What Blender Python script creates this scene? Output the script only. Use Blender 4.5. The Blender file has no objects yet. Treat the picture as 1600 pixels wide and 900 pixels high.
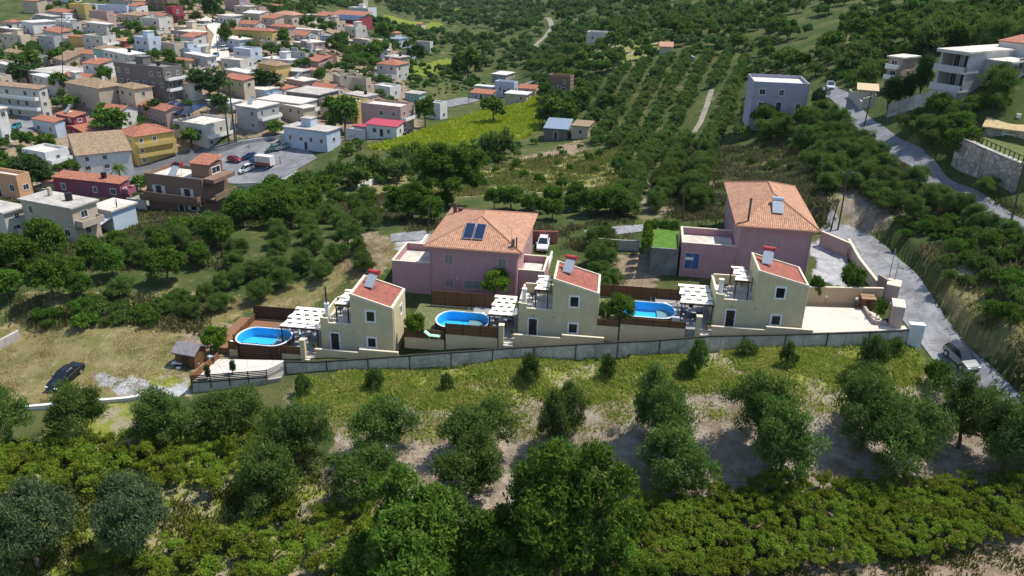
import bpy, math, random
import numpy as np
from mathutils import Vector

# ------------------------------------------------------------------ camera, sky, sun, exposure
S = bpy.context.scene
COL = S.collection
F = 1250.0; PITCH = math.radians(23.5); ROLL = math.radians(1.3); CAMH = 44.0
cd = bpy.data.cameras.new("camera"); cam = bpy.data.objects.new("camera", cd); COL.objects.link(cam)
cd.sensor_width = 36.0; cd.lens = 36.0 * F / 1600.0; cd.clip_start = 0.5; cd.clip_end = 9000
f0 = np.array([0, math.cos(PITCH), -math.sin(PITCH)]); r0 = np.array([1.0, 0, 0]); u0 = np.cross(r0, f0)
RV = r0 * math.cos(ROLL) + u0 * math.sin(ROLL); UV = -r0 * math.sin(ROLL) + u0 * math.cos(ROLL)
from mathutils import Matrix
cam.matrix_world = Matrix(((RV[0], UV[0], -f0[0], 0), (RV[1], UV[1], -f0[1], 0), (RV[2], UV[2], -f0[2], CAMH), (0, 0, 0, 1)))
S.camera = cam
S.view_settings.view_transform = 'Standard'; S.view_settings.look = 'None'; S.view_settings.gamma = 1.0
S.view_settings.exposure = 0.6
SUN_EL, SUN_AZ = 62.0, 20.0            # azimuth measured from +X towards +Y
W = bpy.data.worlds.new("World"); S.world = W; W.use_nodes = True
nt = W.node_tree; bg = nt.nodes['Background']
sk = nt.nodes.new('ShaderNodeTexSky'); sk.sky_type = 'NISHITA'; sk.sun_disc = False
sk.sun_elevation = math.radians(SUN_EL); sk.sun_rotation = math.radians(90 - SUN_AZ); sk.air_density = 1.0; sk.dust_density = 0.6
nt.links.new(sk.outputs[0], bg.inputs[0]); bg.inputs[1].default_value = 0.125
ld = bpy.data.lights.new("sun", 'SUN'); ld.energy = 3.7; ld.angle = math.radians(0.53); ld.color = (1.0, 0.95, 0.86)
so = bpy.data.objects.new("sun", ld); COL.objects.link(so)
sd = Vector((math.cos(math.radians(SUN_EL)) * math.cos(math.radians(SUN_AZ)), math.cos(math.radians(SUN_EL)) * math.sin(math.radians(SUN_AZ)), math.sin(math.radians(SUN_EL))))
so.rotation_euler = sd.to_track_quat('Z', 'Y').to_euler(); so.location = (60, 40, 120)
S.cycles.max_bounces = 5; S.cycles.diffuse_bounces = 2; S.cycles.glossy_bounces = 2; S.cycles.transparent_max_bounces = 6
S.cycles.transmission_bounces = 3; S.cycles.volume_bounces = 0
S.cycles.use_denoising = True; S.cycles.denoising_prefilter = 'ACCURATE'

CAM = np.array([0, 0, CAMH])
def ray(px, py): return f0 * F + RV * (px - 800) + UV * (450 - py)
def D(px, py, zc): return CAM + ray(px, py) * (zc / F)          # point seen at a pixel, at a camera depth
def proj(p):
    v = np.asarray(p, float) - CAM; zc = v @ f0
    return 800 + F * (v @ RV) / zc, 450 - F * (v @ UV) / zc, zc

# ------------------------------------------------------------------ terrain surface (thin-plate spline through surveyed points)
CT = [  # photo pixel, distance along the view axis
 (104,606,90),(40,525,101),(260,520,100),(300,606,89),
 (450,588,91),(620,580,91),(800,566,91),(1000,556,91),(1225,547,90),(1415,540,90),
 (500,600,88.5),(800,590,86.5),(1200,575,85.5),
 (560,553,95),(880,536,95),(1200,522,95),(617,520,101),(930,500,101),(1250,485,102),
 (430,520,101),
 (1440,530,93),(1500,575,89),(1560,630,84),(1400,440,104),(1340,372,118),
 (760,462,106),(640,375,118),(660,430,110),(985,368,121),(985,430,110),(1200,440,107),(1300,400,113),
 (1400,235,136),(1345,190,152),(1590,350,113),(1480,300,123),(1504,150,134),(1590,170,125),(1258,178,169),(1300,150,165),
 (1540,262,121),(1600,480,91),(1590,560,87),(1500,420,101),
 (322,338,143),(512,238,225),(410,262,218),(380,275,215),(216,260,215),(191,314,168),(122,380,128),(10,380,126),
 (200,430,112),(60,460,107),(420,405,117),(560,420,111),(330,470,107),
 (480,330,150),(600,300,158),(700,310,150),(560,275,178),
 (800,290,158),(900,290,156),(880,218,218),(700,245,205),(700,190,252),(840,160,275),(890,146,268),(800,152,315),(760,120,380),(650,110,345),(640,208,232),
 (900,105,295),(950,68,312),(860,70,420),
 (1080,180,215),(1000,215,205),(1030,330,132),(1060,270,152),(1085,225,182),(1300,330,122),(1430,290,124),(1300,250,140),(1200,260,150),(1180,215,165),
 (1250,80,245),(1050,80,285),(1350,60,225),(1500,30,215),(1590,60,170),(1400,120,180),
 (1200,20,340),(1000,20,430),(850,30,560),(750,60,600),(700,20,850),(800,10,850),(620,60,450),(600,20,620),(480,30,400),(400,60,350),(430,75,330),
 (250,30,370),(100,40,375),(0,60,360),(100,130,268),(262,160,245),(185,103,285),(405,207,232),(530,140,285),(20,200,225),(330,235,226),(370,120,290),
 (0,0,430),(250,0,425),(480,0,500),(600,0,760),(720,0,1050),(850,0,850),(1000,0,510),(1200,0,390),(1400,0,300),(1600,0,235),
 (-200,-70,700),(200,-80,700),(500,-60,1000),(720,-40,1500),(900,-60,1100),(1200,-70,640),(1500,-90,430),(1800,-100,330),
 (0,-130,1900),(400,-130,2200),(720,-120,2900),(1100,-140,1900),(1600,-180,1200),
 (-250,600,92),(-250,400,125),(-250,200,235),(1850,600,84),(1850,400,97),(1850,250,106),(1850,100,140),
]
CZ = [(100,860,-3.2),(800,860,-3.0),(1500,860,-2.2),(300,700,-3.2),(800,680,-2.2),(1400,700,-0.6),(1600,760,-0.5),(-250,760,-4),(1900,760,1.5),(500,760,-2.8),(1150,760,-1.8)]
def atZ(px, py, z):
    d = ray(px, py); return CAM + d * ((z - CAMH) / d[2])
cp = [D(*c) for c in CT] + [atZ(*c) for c in CZ] + [np.array([x, y, z]) for x, y, z in ((-25, 15, -4), (0, 15, -4), (25, 15, -3.5), (0, 30, -3.5), (-60, 25, -4.5), (60, 25, -1.5))]
cp = np.array(cp)
def _q(x, y):
    y = np.maximum(y, 8.0); return np.stack([1.6 * x / y, np.log(y)], -1)
def _k(r2): return 0.5 * r2 * np.log(np.maximum(r2, 1e-12))
_Q = _q(cp[:, 0], cp[:, 1]); _n = len(_Q)
_A = np.zeros((_n + 3, _n + 3)); _A[:_n, :_n] = _k(((_Q[:, None] - _Q[None]) ** 2).sum(-1)) + np.eye(_n) * 2e-3
_A[:_n, _n:] = np.c_[np.ones(_n), _Q]; _A[_n:, :_n] = _A[:_n, _n:].T
_w = np.linalg.solve(_A, np.r_[cp[:, 2], 0, 0, 0])
def tps(x, y):
    q = _q(np.asarray(x, float), np.asarray(y, float)); sh = q.shape[:-1]; q = q.reshape(-1, 2)
    out = np.empty(len(q))
    for i in range(0, len(q), 20000):
        b = q[i:i + 20000]
        out[i:i + 20000] = _k(((b[:, None] - _Q[None]) ** 2).sum(-1)) @ _w[:_n] + np.c_[np.ones(len(b)), b] @ _w[_n:]
    return out.reshape(sh)
def segdist(x, y, pl):
    """signed distance (positive to the right) and distance to a polyline"""
    best = np.full(np.shape(x), 1e9); sgn = np.zeros(np.shape(x))
    for (ax, ay), (bx, by) in zip(pl[:-1], pl[1:]):
        dx, dy = bx - ax, by - ay; L2 = dx * dx + dy * dy
        t = np.clip(((x - ax) * dx + (y - ay) * dy) / L2, 0, 1)
        d = np.hypot(x - ax - t * dx, y - ay - t * dy)
        s = np.sign(dx * (y - ay) - dy * (x - ax))
        m = d < best; best = np.where(m, d, best); sgn = np.where(m, s, sgn)
    return best, sgn
def inpoly(x, y, P):
    c = np.zeros(np.shape(x), bool); j = len(P) - 1
    for i in range(len(P)):
        xi, yi = P[i][0], P[i][1]; xj, yj = P[j][0], P[j][1]
        if yi != yj: c ^= ((yi > y) != (yj > y)) & (x < (xj - xi) * (y - yi) / (yj - yi) + xi)
        j = i
    return c
EDITS = []
def lumps(x, y):
    z = 0.22 * np.sin(x * .31 + 1.3 * np.sin(y * .17)) * np.sin(y * .27 + x * .11) + .10 * np.sin(x * .9 + y * .5) * np.sin(y * 1.1 - x * .3)
    far = np.clip((np.asarray(y) - 105) / 120, 0, 1)
    return z * .5 + far * (1.3 * np.sin(x * .045 + np.sin(y * .03)) * np.sin(y * .052))
def hgt(x, y):
    x = np.asarray(x, float); y = np.asarray(y, float)
    z = tps(x, y) + lumps(x, y)
    for e in EDITS: z = e(x, y, z)
    return z
_ys = np.exp(np.linspace(math.log(24), math.log(4000), 420))
def G(px, py):
    d = ray(px, py); P = CAM[None] + d[None] * (_ys / d[1])[:, None]
    g = P[:, 2] - hgt(P[:, 0], P[:, 1]); k = np.argmax(g < 0)
    if k == 0: k = len(g) - 1
    t = g[k - 1] / (g[k - 1] - g[k]); a = P[k - 1] * (1 - t) + P[k] * t
    a[2] = hgt(a[0], a[1]); return a
def zg(x, y): return float(hgt(np.array([x]), np.array([y]))[0])
# lane cut: the bank on its right-hand side stands above it
LANE_PX = [(1325, 366), (1345, 376), (1372, 402), (1398, 434), (1424, 475), (1455, 522), (1500, 575), (1560, 634), (1640, 700)]
LANE = [tuple(G(*p)[:2]) for p in LANE_PX]
def lane_edit(x, y, z):
    d, s = segdist(x, y, LANE)
    right = s > 0
    bump = np.clip((d - 2.7) / .9, 0, 1); bump = bump * bump * (3 - 2 * bump) * np.clip(1 - (d - 12) / 30, 0, 1) * 2.0 * np.clip((y - 40) / 30, 0, 1)
    return z + np.where(right & (d < 45), bump, 0)
EDITS.append(lane_edit)

# ------------------------------------------------------------------ mesh helpers
class MB:
    def __init__(s): s.v = []; s.f = []; s.m = []
    def add(s, vs, fs, mi=0):
        o = len(s.v); s.v += [tuple(map(float, p)) for p in vs]; s.f += [tuple(i + o for i in f) for f in fs]; s.m += [mi] * len(fs); return s
    def box(s, x0, x1, y0, y1, z0, z1, mi=0):
        return s.add([(x0,y0,z0),(x1,y0,z0),(x1,y1,z0),(x0,y1,z0),(x0,y0,z1),(x1,y0,z1),(x1,y1,z1),(x0,y1,z1)],
                     [(0,3,2,1),(4,5,6,7),(0,1,5,4),(1,2,6,5),(2,3,7,6),(3,0,4,7)], mi)
    def prism(s, P, z0, z1, mi=0):
        n = len(P); z0 = z0 if hasattr(z0, '__len__') else [z0] * n; z1 = z1 if hasattr(z1, '__len__') else [z1] * n
        vs = [(p[0], p[1], a) for p, a in zip(P, z0)] + [(p[0], p[1], a) for p, a in zip(P, z1)]
        return s.add(vs, [tuple(range(n - 1, -1, -1)), tuple(range(n, 2 * n))] + [(i, (i + 1) % n, n + (i + 1) % n, n + i) for i in range(n)], mi)
    def tube(s, p0, p1, r0, r1=None, n=8, mi=0):
        r1 = r0 if r1 is None else r1; p0 = Vector(p0); p1 = Vector(p1); d = (p1 - p0).normalized()
        a = d.orthogonal().normalized(); b = d.cross(a); vs = []
        for p, r in ((p0, r0), (p1, r1)):
            for i in range(n):
                t = 2 * math.pi * i / n; vs.append(p + (a * math.cos(t) + b * math.sin(t)) * r)
        return s.add(vs, [(i, (i + 1) % n, n + (i + 1) % n, n + i) for i in range(n)] + [tuple(range(n - 1, -1, -1)), tuple(range(n, 2 * n))], mi)
    def path(s, pts, r, n=6, mi=0):
        for a, b in zip(pts[:-1], pts[1:]): s.tube(a, b, r, r, n, mi)
        return s
    def lathe(s, prof, c=(0, 0, 0), n=16, mi=0):
        vs = []; k = len(prof)
        for i in range(n):
            t = 2 * math.pi * i / n
            for r, z in prof: vs.append((c[0] + r * math.cos(t), c[1] + r * math.sin(t), c[2] + z))
        fs = [(i * k + j, ((i + 1) % n) * k + j, ((i + 1) % n) * k + j + 1, i * k + j + 1) for i in range(n) for j in range(k - 1)]
        return s.add(vs, fs, mi)
def uvmap(me):
    """planar uv in metres, u level and v up the slope of every face"""
    uv = me.uv_layers.new(name="UVMap").data
    for p in me.polygons:
        n = p.normal
        u = Vector((-n.y, n.x, 0)) if abs(n.z) < .999 else Vector((1, 0, 0)); u.normalize(); v = n.cross(u)
        for li in p.loop_indices:
            c = me.vertices[me.loops[li].vertex_index].co; uv[li].uv = (c.dot(u), c.dot(v))
def obj(name, mb, mats, parent=None, loc=(0, 0, 0), rz=0, smooth=False, bevel=0, uv=False):
    me = bpy.data.meshes.new(name); me.from_pydata(mb.v, [], mb.f)
    for m in (mats if isinstance(mats, (list, tuple)) else [mats]): me.materials.append(m)
    if any(mb.m): me.polygons.foreach_set('material_index', mb.m)
    if smooth: me.polygons.foreach_set('use_smooth', [True] * len(mb.f))
    me.update()
    if uv: uvmap(me)
    o = bpy.data.objects.new(name, me); COL.objects.link(o); o.location = loc; o.rotation_euler = (0, 0, rz)
    if parent: o.parent = parent
    if bevel:
        b = o.modifiers.new('bevel', 'BEVEL'); b.width = bevel; b.segments = 2; b.limit_method = 'ANGLE'
    return o
def tag(o, label=None, cat=None, group=None, kind=None):
    if label: o['label'] = label
    if cat: o['category'] = cat
    if group: o['group'] = group
    if kind: o['kind'] = kind
    return o
def thing(name, loc, rz=0, label=None, cat=None, group=None):
    o = bpy.data.objects.new(name, None); COL.objects.link(o); o.location = tuple(loc); o.rotation_euler = (0, 0, rz); o.empty_display_size = .3
    return tag(o, label, cat, group)
def copy_tree(o, parent=None):
    c = o.copy(); COL.objects.link(c); c.parent = parent
    for ch in o.children: copy_tree(ch, c)
    return c
def np_mesh(name, V, Fq, mats, mi=None, smooth=False):
    me = bpy.data.meshes.new(name); n = len(V); k = Fq.shape[1]
    me.vertices.add(n); me.vertices.foreach_set('co', np.asarray(V, np.float32).ravel())
    me.loops.add(Fq.size); me.loops.foreach_set('vertex_index', Fq.astype(np.int32).ravel())
    me.polygons.add(len(Fq)); me.polygons.foreach_set('loop_start', np.arange(0, Fq.size, k, dtype=np.int32))
    for m in mats: me.materials.append(m)
    if mi is not None: me.polygons.foreach_set('material_index', np.asarray(mi, np.int32))
    if smooth: me.polygons.foreach_set('use_smooth', np.ones(len(Fq), bool))
    me.update(calc_edges=True); me.validate(); return me

# ------------------------------------------------------------------ materials
class NT:
    def __init__(s, name):
        s.m = bpy.data.materials.new(name); s.m.use_nodes = True; s.t = s.m.node_tree; s.b = s.t.nodes['Principled BSDF']
        s.b.inputs['Specular IOR Level'].default_value = .25
    def n(s, t, **k):
        x = s.t.nodes.new(t)
        for a, b in k.items(): setattr(x, a, b)
        return x
    def l(s, a, b): s.t.links.new(a, b)
    def mix(s, a, b, fac, mode='MIX'):
        x = s.n('ShaderNodeMix', data_type='RGBA', blend_type=mode)
        for sock, v in ((x.inputs[0], fac), (x.inputs[6], a), (x.inputs[7], b)):
            if hasattr(v, 'links'): s.l(v, sock)
            elif isinstance(v, (int, float)): sock.default_value = v
            else: sock.default_value = (*v, 1)
        return x.outputs[2]
    def noise(s, scale, detail=3, rough=.6, vec=None, out='Fac'):
        x = s.n('ShaderNodeTexNoise'); x.inputs['Scale'].default_value = scale; x.inputs['Detail'].default_value = detail; x.inputs['Roughness'].default_value = rough
        if vec: s.l(vec, x.inputs['Vector'])
        return x.outputs[out]
    def ramp(s, fac, a, b):
        x = s.n('ShaderNodeMapRange', interpolation_type='SMOOTHSTEP'); x.inputs[1].default_value = a; x.inputs[2].default_value = b
        s.l(fac, x.inputs[0]); return x.outputs[0]
    def math(s, op, a, b=0.0):
        x = s.n('ShaderNodeMath', operation=op)
        for i, v in enumerate((a, b)):
            if hasattr(v, 'links'): s.l(v, x.inputs[i])
            else: x.inputs[i].default_value = v
        return x.outputs[0]
    def bump(s, h, strength=.3, dist=.05):
        x = s.n('ShaderNodeBump'); x.inputs['Strength'].default_value = strength; x.inputs['Distance'].default_value = dist
        s.l(h, x.inputs['Height']); s.l(x.outputs[0], s.b.inputs['Normal'])
    def pos(s, obj=True): return s.n('ShaderNodeTexCoord').outputs['Object'] if obj else s.n('ShaderNodeNewGeometry').outputs['Position']
_MC = {}
def mul(c, k): return tuple(min(1, x * k) for x in c)
def plaster(c, var=.14, scale=.7, rough=.9, bump=.15):
    key = ('pl', c, var, scale)
    if key in _MC: return _MC[key]
    t = NT('plaster'); p = t.pos()
    a = t.noise(scale, 5, .65, p); b = t.noise(7, 3, .6, p)
    mp = t.n('ShaderNodeMapping'); mp.inputs['Scale'].default_value = (1.6, 1.6, .25); t.l(p, mp.inputs[0])
    st = t.noise(1.2, 4, .7, mp.outputs[0])
    c1 = t.mix(mul(c, 1 - var), mul(c, 1 + var * .6), t.ramp(a, .3, .7))
    c2 = t.mix(c1, mul(c, .72), t.math('MULTIPLY', t.ramp(st, .58, .85), .55))
    t.l(c2, t.b.inputs['Base Color']); t.b.inputs['Roughness'].default_value = rough
    _MC[key] = t.m; return t.m
def plain(c, rough=.6, metal=0.0, spec=.3, var=.08):
    key = ('p', c, rough, metal)
    if key in _MC: return _MC[key]
    t = NT('paint'); a = t.noise(2.5, 4, .6, t.pos())
    t.l(t.mix(mul(c, 1 - var), mul(c, 1 + var), t.ramp(a, .3, .7)), t.b.inputs['Base Color'])
    t.b.inputs['Roughness'].default_value = rough; t.b.inputs['Metallic'].default_value = metal; t.b.inputs['Specular IOR Level'].default_value = spec
    _MC[key] = t.m; return t.m
def tiles(c, du=.28, dv=.38, old=.25):
    key = ('t', c, old)
    if key in _MC: return _MC[key]
    t = NT('roof_tiles'); uvn = t.n('ShaderNodeUVMap'); sp = t.n('ShaderNodeSeparateXYZ'); t.l(uvn.outputs[0], sp.inputs[0])
    u = t.math('MULTIPLY', sp.outputs[0], 1 / du); v = t.math('MULTIPLY', sp.outputs[1], 1 / dv)
    cell = t.n('ShaderNodeCombineXYZ'); t.l(t.math('FLOOR', u), cell.inputs[0]); t.l(t.math('FLOOR', v), cell.inputs[1])
    wn = t.n('ShaderNodeTexWhiteNoise', noise_dimensions='2D'); t.l(cell.outputs[0], wn.inputs['Vector'])
    rnd = wn.outputs['Value']
    big = t.noise(.6, 4, .65, t.pos())
    c1 = t.mix(mul(c, 1 - old), mul(c, 1 + old * .5), rnd)
    c2 = t.mix(c1, mul(c, .62), t.math('MULTIPLY', t.ramp(big, .5, .8), old * 2))
    su = t.math('ABSOLUTE', t.math('SINE', t.math('MULTIPLY', u, math.pi)))
    fv = t.math('FRACT', v)
    hgtv = t.math('ADD', su, t.math('MULTIPLY', t.math('SUBTRACT', 1.0, fv), .5))
    gap = t.math('MULTIPLY', t.ramp(su, .28, .05), .55)
    c3 = t.mix(c2, mul(c, .45), gap)
    t.l(c3, t.b.inputs['Base Color']); t.b.inputs['Roughness'].default_value = .85; t.bump(hgtv, .9, .07)
    _MC[key] = t.m; return t.m
def wood(c, w=.14):
    key = ('w', c, w)
    if key in _MC: return _MC[key]
    t = NT('wood_planks'); sp = t.n('ShaderNodeSeparateXYZ'); t.l(t.pos(), sp.inputs[0])
    z = t.math('MULTIPLY', sp.outputs[2], 1 / w); fl = t.math('FLOOR', z)
    wn = t.n('ShaderNodeTexWhiteNoise', noise_dimensions='1D'); t.l(fl, wn.inputs['W'])
    nz = t.noise(3, 4, .6, t.pos())
    gap = t.ramp(t.math('ABSOLUTE', t.math('SUBTRACT', t.math('FRACT', z), .5)), .40, .48)
    c1 = t.mix(mul(c, .75), mul(c, 1.25), t.math('ADD', t.math('MULTIPLY', wn.outputs[0], .6), t.math('MULTIPLY', nz, .4)))
    t.l(t.mix(c1, mul(c, .25), gap), t.b.inputs['Base Color']); t.b.inputs['Roughness'].default_value = .75
    t.bump(t.math('SUBTRACT', 1.0, gap), .6, .02); _MC[key] = t.m; return t.m
def stone(c, scale=1.6):
    key = ('s', c, scale)
    if key in _MC: return _MC[key]
    t = NT('stone'); v = t.n('ShaderNodeTexVoronoi'); v.inputs['Scale'].default_value = scale; t.l(t.pos(), v.inputs['Vector'])
    e = t.n('ShaderNodeTexVoronoi', feature='DISTANCE_TO_EDGE'); e.inputs['Scale'].default_value = scale; t.l(t.pos(), e.inputs['Vector'])
    sc = t.n('ShaderNodeSeparateColor'); t.l(v.outputs['Color'], sc.inputs[0])
    c1 = t.mix(mul(c, .7), mul(c, 1.3), sc.outputs[0]); j = t.ramp(e.outputs['Distance'], .08, .0)
    t.l(t.mix(c1, mul(c, .5), j), t.b.inputs['Base Color']); t.b.inputs['Roughness'].default_value = .95; t.bump(t.ramp(e.outputs['Distance'], 0, .2), .6, .06)
    _MC[key] = t.m; return t.m
def concrete(c, scale=.5, var=.25):
    key = ('c', c, scale)
    if key in _MC: return _MC[key]
    t = NT('concrete'); p = t.pos(); a = t.noise(scale, 6, .7, p); b = t.noise(9, 4, .7, p)
    c1 = t.mix(mul(c, 1 - var), mul(c, 1 + var), t.ramp(a, .3, .7)); c2 = t.mix(c1, mul(c, .75), t.math('MULTIPLY', t.ramp(b, .5, .75), .4)); vo = t.n('ShaderNodeTexVoronoi', feature='DISTANCE_TO_EDGE'); vo.inputs['Scale'].default_value = .33; t.l(p, vo.inputs['Vector']); c2 = t.mix(c2, mul(c, .55), t.math('MULTIPLY', t.ramp(vo.outputs['Distance'], .03, .0), .6)); c2 = t.mix(c2, mul(c, 1.3), t.math('MULTIPLY', t.ramp(t.noise(.14, 3, .5, p), .54, .66), .5))
    t.l(c2, t.b.inputs['Base Color']); t.b.inputs['Roughness'].default_value = .93; _MC[key] = t.m; return t.m
def paving(c, s=.45):
    t = NT('paving'); br = t.n('ShaderNodeTexBrick'); br.inputs['Scale'].default_value = 1.0; br.offset = 0
    br.inputs['Brick Width'].default_value = s; br.inputs['Row Height'].default_value = s; br.inputs['Mortar Size'].default_value = .012
    br.inputs['Color1'].default_value = (*mul(c, .93), 1); br.inputs['Color2'].default_value = (*mul(c, 1.05), 1); br.inputs['Mortar'].default_value = (*mul(c, .7), 1)
    t.l(t.pos(), br.inputs['Vector']); n = t.noise(.8, 5, .7, t.pos())
    t.l(t.mix(br.outputs[0], mul(c, .7), t.math('MULTIPLY', t.ramp(n, .45, .8), .55)), t.b.inputs['Base Color']); t.b.inputs['Roughness'].default_value = .85; return t.m
def glass(c=(.015, .02, .025), rough=.08):
    key = ('g', c)
    if key in _MC: return _MC[key]
    t = NT('window_glass'); t.b.inputs['Base Color'].default_value = (*c, 1); t.b.inputs['Roughness'].default_value = rough; t.b.inputs['Specular IOR Level'].default_value = .6
    _MC[key] = t.m; return t.m
def foliage(name, c1, c2, dark=.5, trans=.25, hue=.35, clump=.9, dry=None):
    t = NT(name); nd = t.t.nodes; nd.remove(t.b)
    gi = t.n('ShaderNodeNewGeometry'); oi = t.n('ShaderNodeObjectInfo')
    nz = t.noise(clump, 2, .5, t.pos())
    a = t.mix(c1, c2, t.ramp(nz, .35, .65)); a = t.mix(a, mul(c1, dark), t.math('MULTIPLY', gi.outputs['Random Per Island'], .75))
    if dry: a = t.mix(a, dry, t.math('MULTIPLY', t.ramp(t.noise(.06, 3, .6, t.pos()), .52, .66), .6))
    hs = t.n('ShaderNodeHueSaturation'); t.l(a, hs.inputs['Color'])
    t.l(t.math('ADD', .5 - .03 * hue, t.math('MULTIPLY', oi.outputs['Random'], .06 * hue)), hs.inputs['Hue'])
    t.l(t.math('ADD', 1 - .5 * hue, t.math('MULTIPLY', oi.outputs['Random'], hue)), hs.inputs['Value'])
    df = t.n('ShaderNodeBsdfDiffuse'); tr = t.n('ShaderNodeBsdfTranslucent'); mx = t.n('ShaderNodeMixShader'); mx.inputs[0].default_value = trans
    t.l(hs.outputs[0], df.inputs[0]); t.l(hs.outputs[0], tr.inputs[0]); t.l(df.outputs[0], mx.inputs[1]); t.l(tr.outputs[0], mx.inputs[2])
    t.l(mx.outputs[0], nd['Material Output'].inputs[0]); return t.m
M_bark = plaster((.10, .085, .065), .3, 3)
M_olive = foliage('olive_leaves', (.098, .172, .034), (.170, .250, .064), .52, .38)
M_leafy = foliage('green_leaves', (.080, .172, .024), (.150, .245, .040), .48, .38)
M_dark = foliage('dark_leaves', (.042, .092, .026), (.072, .130, .036), .5)
M_silver = foliage('silver_leaves', (.085, .140, .055), (.150, .205, .090), .5, .3)
M_vine = foliage('vine_leaves', (.20, .29, .032), (.34, .38, .05), .5, .42, hue=.5)
M_bright = foliage('bright_leaves', (.115, .210, .018), (.160, .250, .030), .55, .3, .2)
M_weed = foliage('weeds', (.33, .41, .07), (.48, .47, .14), .8, .45, 0, .5)
M_straw = foliage('dry_grass', (.44, .35, .17), (.27, .25, .10), .75, .4, 0, .3)
M_scrub = foliage('scrub', (.20, .185, .085), (.085, .115, .035), .6, .35, 0, .3)
M_white = plaster((.74, .73, .70), .06); M_trim = plaster((.66, .58, .44), .06)
M_cream = plaster((.58, .495, .31), .10); M_creamL = plaster((.62, .50, .32), .08)
M_pink = plaster((.415, .24, .262), .10); M_pinkt = plaster((.50, .32, .30), .08)
M_red = tiles((.34, .118, .085), .3, .36, .22); M_terra = tiles((.49, .262, .165), .26, .36, .25); M_oldtile = tiles((.34, .24, .15), .28, .36, .4); M_redtile = tiles((.40, .16, .10), .28, .36, .3)
M_conc = concrete((.40, .37, .33)); M_concd = concrete((.20, .19, .18)); M_concl = concrete((.58, .53, .46))
M_wood = wood((.17, .085, .04)); M_woodd = wood((.075, .042, .026), .12)
M_dkm = plain((.035, .033, .03), .5); M_metal = plain((.55, .56, .58), .3, .8); M_grey = plain((.32, .33, .35), .6)
M_blk = plain((.02, .02, .02), .6); M_glass = glass(); M_solar = glass((.012, .025, .06), .12)
M_shut = plain((.60, .60, .58), .7); M_doorw = wood((.05, .028, .02), .5)
M_whitep = plain((.75, .75, .74), .5)
# ------------------------------------------------------------------ ground
REG = {  # surface kinds of the ground, outlined by their corners in the survey photo
 'straw': [[(-60,520),(30,512),(150,520),(262,516),(300,590),(258,618),(180,632),(60,636),(-60,650)],
           [(215,515),(262,452),(330,468),(420,452),(470,446),(545,395),(600,362),(640,366),(636,392),(560,450),(470,478),(372,500),(300,520)],
                      [(380,330),(470,318),(560,310),(610,300),(620,325),(500,342),(400,350)], [(515,280),(600,262),(645,268),(640,300),(560,300)],
           [(1195,215),(1262,215),(1290,232),(1240,262),(1170,255)], [(1430,190),(1460,205),(1440,245),(1395,225)],
           [(1300,50),(1370,30),(1380,70),(1330,95)],[(1440,400),(1600,380),(1600,600),(1540,560),(1470,480)],[(20,470),(330,470),(320,522),(20,522)]],
 'dirt': [[(440,598),(620,600),(900,592),(1200,588),(1440,572),(1500,640),(1560,650),(1620,690),(1620,750),(1300,765),(960,790),(640,790),(520,820),(470,800),(500,740),(510,660),(430,640)],
          [(1000,290),(1035,262),(1060,300),(1030,345),(985,340)], [(1080,255),(1120,240),(1125,300),(1090,345),(1070,345)],
          [(1255,275),(1300,268),(1420,330),(1400,352),(1290,345),(1262,320)],
          [(1098,160),(1108,140),(1120,140),(1095,195),(1078,205)],[(1010,210),(1030,190),(1040,200),(1010,228)]],
 'grass': [[(590,566),(800,560),(1100,556),(1430,545),(1432,600),(1300,615),(1150,612),(1010,618),(900,628),(800,632),(660,640),(610,618)],
           [(180,600),(262,575),(300,590),(262,616)], [(480,640),(520,640),(500,680),(480,680)], [(560,735),(640,745),(600,780)],
           [(0,690),(420,680),(500,760),(600,800),(600,920),(-60,920)], [(80,640),(200,632),(180,690),(80,700)],
           [(1440,410),(1600,400),(1600,450),(1480,470)],[(640,290),(760,262),(860,245),(985,225),(990,290),(900,300),(800,300),(690,310)],[(880,100),(1000,60),(1040,70),(960,120)]],
 'gravel': [[(128,588),(180,583),(262,592),(285,606),(250,612),(200,620),(140,618)], [(1265,385),(1300,368),(1335,395),(1345,440),(1300,445),(1255,440)],
            [(635,368),(670,362),(668,390),(628,392)], [(330,255),(380,240),(450,258),(470,282),(400,290),(370,275)]],
 'soil': [[(0,70),(300,8),(440,15),(560,60),(640,140),(660,215),(450,215),(320,215),(200,300),(0,330)],[(960,780),(1620,735),(1700,930),(900,930)], [(520,360),(632,372),(600,420),(540,440)], [(960,395),(1022,390),(1020,470),(955,470)],
          [(800,250),(860,235),(900,215),(920,235),(850,260)], [(300,520),(420,500),(440,560),(300,600)],[(430,645),(520,610),(520,640),(440,665)]],
 'vine': [[(575,232),(640,212),(760,172),(848,148),(862,165),(840,205),(740,238),(640,242)], [(600,22),(700,36),(680,45),(610,38)],[(695,10),(780,14),(740,24),(690,20)],
          [(615,105),(700,85),(715,105),(640,130)]],
}
us = np.linspace(-1.35, 1.35, 560); vs_ = np.linspace(math.log(14), math.log(5200), 560)
UU, VV = np.meshgrid(us, vs_); GY = np.exp(VV); GX = UU * GY
GZ = hgt(GX, GY)
jx = 1.1 * np.sin(GX * .55 + 2 * np.sin(GY * .21)) + .6 * np.sin(GX * 1.7 + GY * 1.1); jy = 1.1 * np.sin(GY * .5 + 2 * np.sin(GX * .3)) + .6 * np.sin(GY * 1.5 - GX * .9)
REGW = {k: [[tuple(G(*p)[:2]) for p in P] for P in L] for k, L in REG.items()}
def regmask(k, x, y):
    m = np.zeros(np.shape(x), bool)
    for P in REGW[k]: m |= inpoly(x, y, P)
    return m
wts = {k: regmask(k, GX + jx, GY + jy).astype(np.float32) for k in REG}
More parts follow.
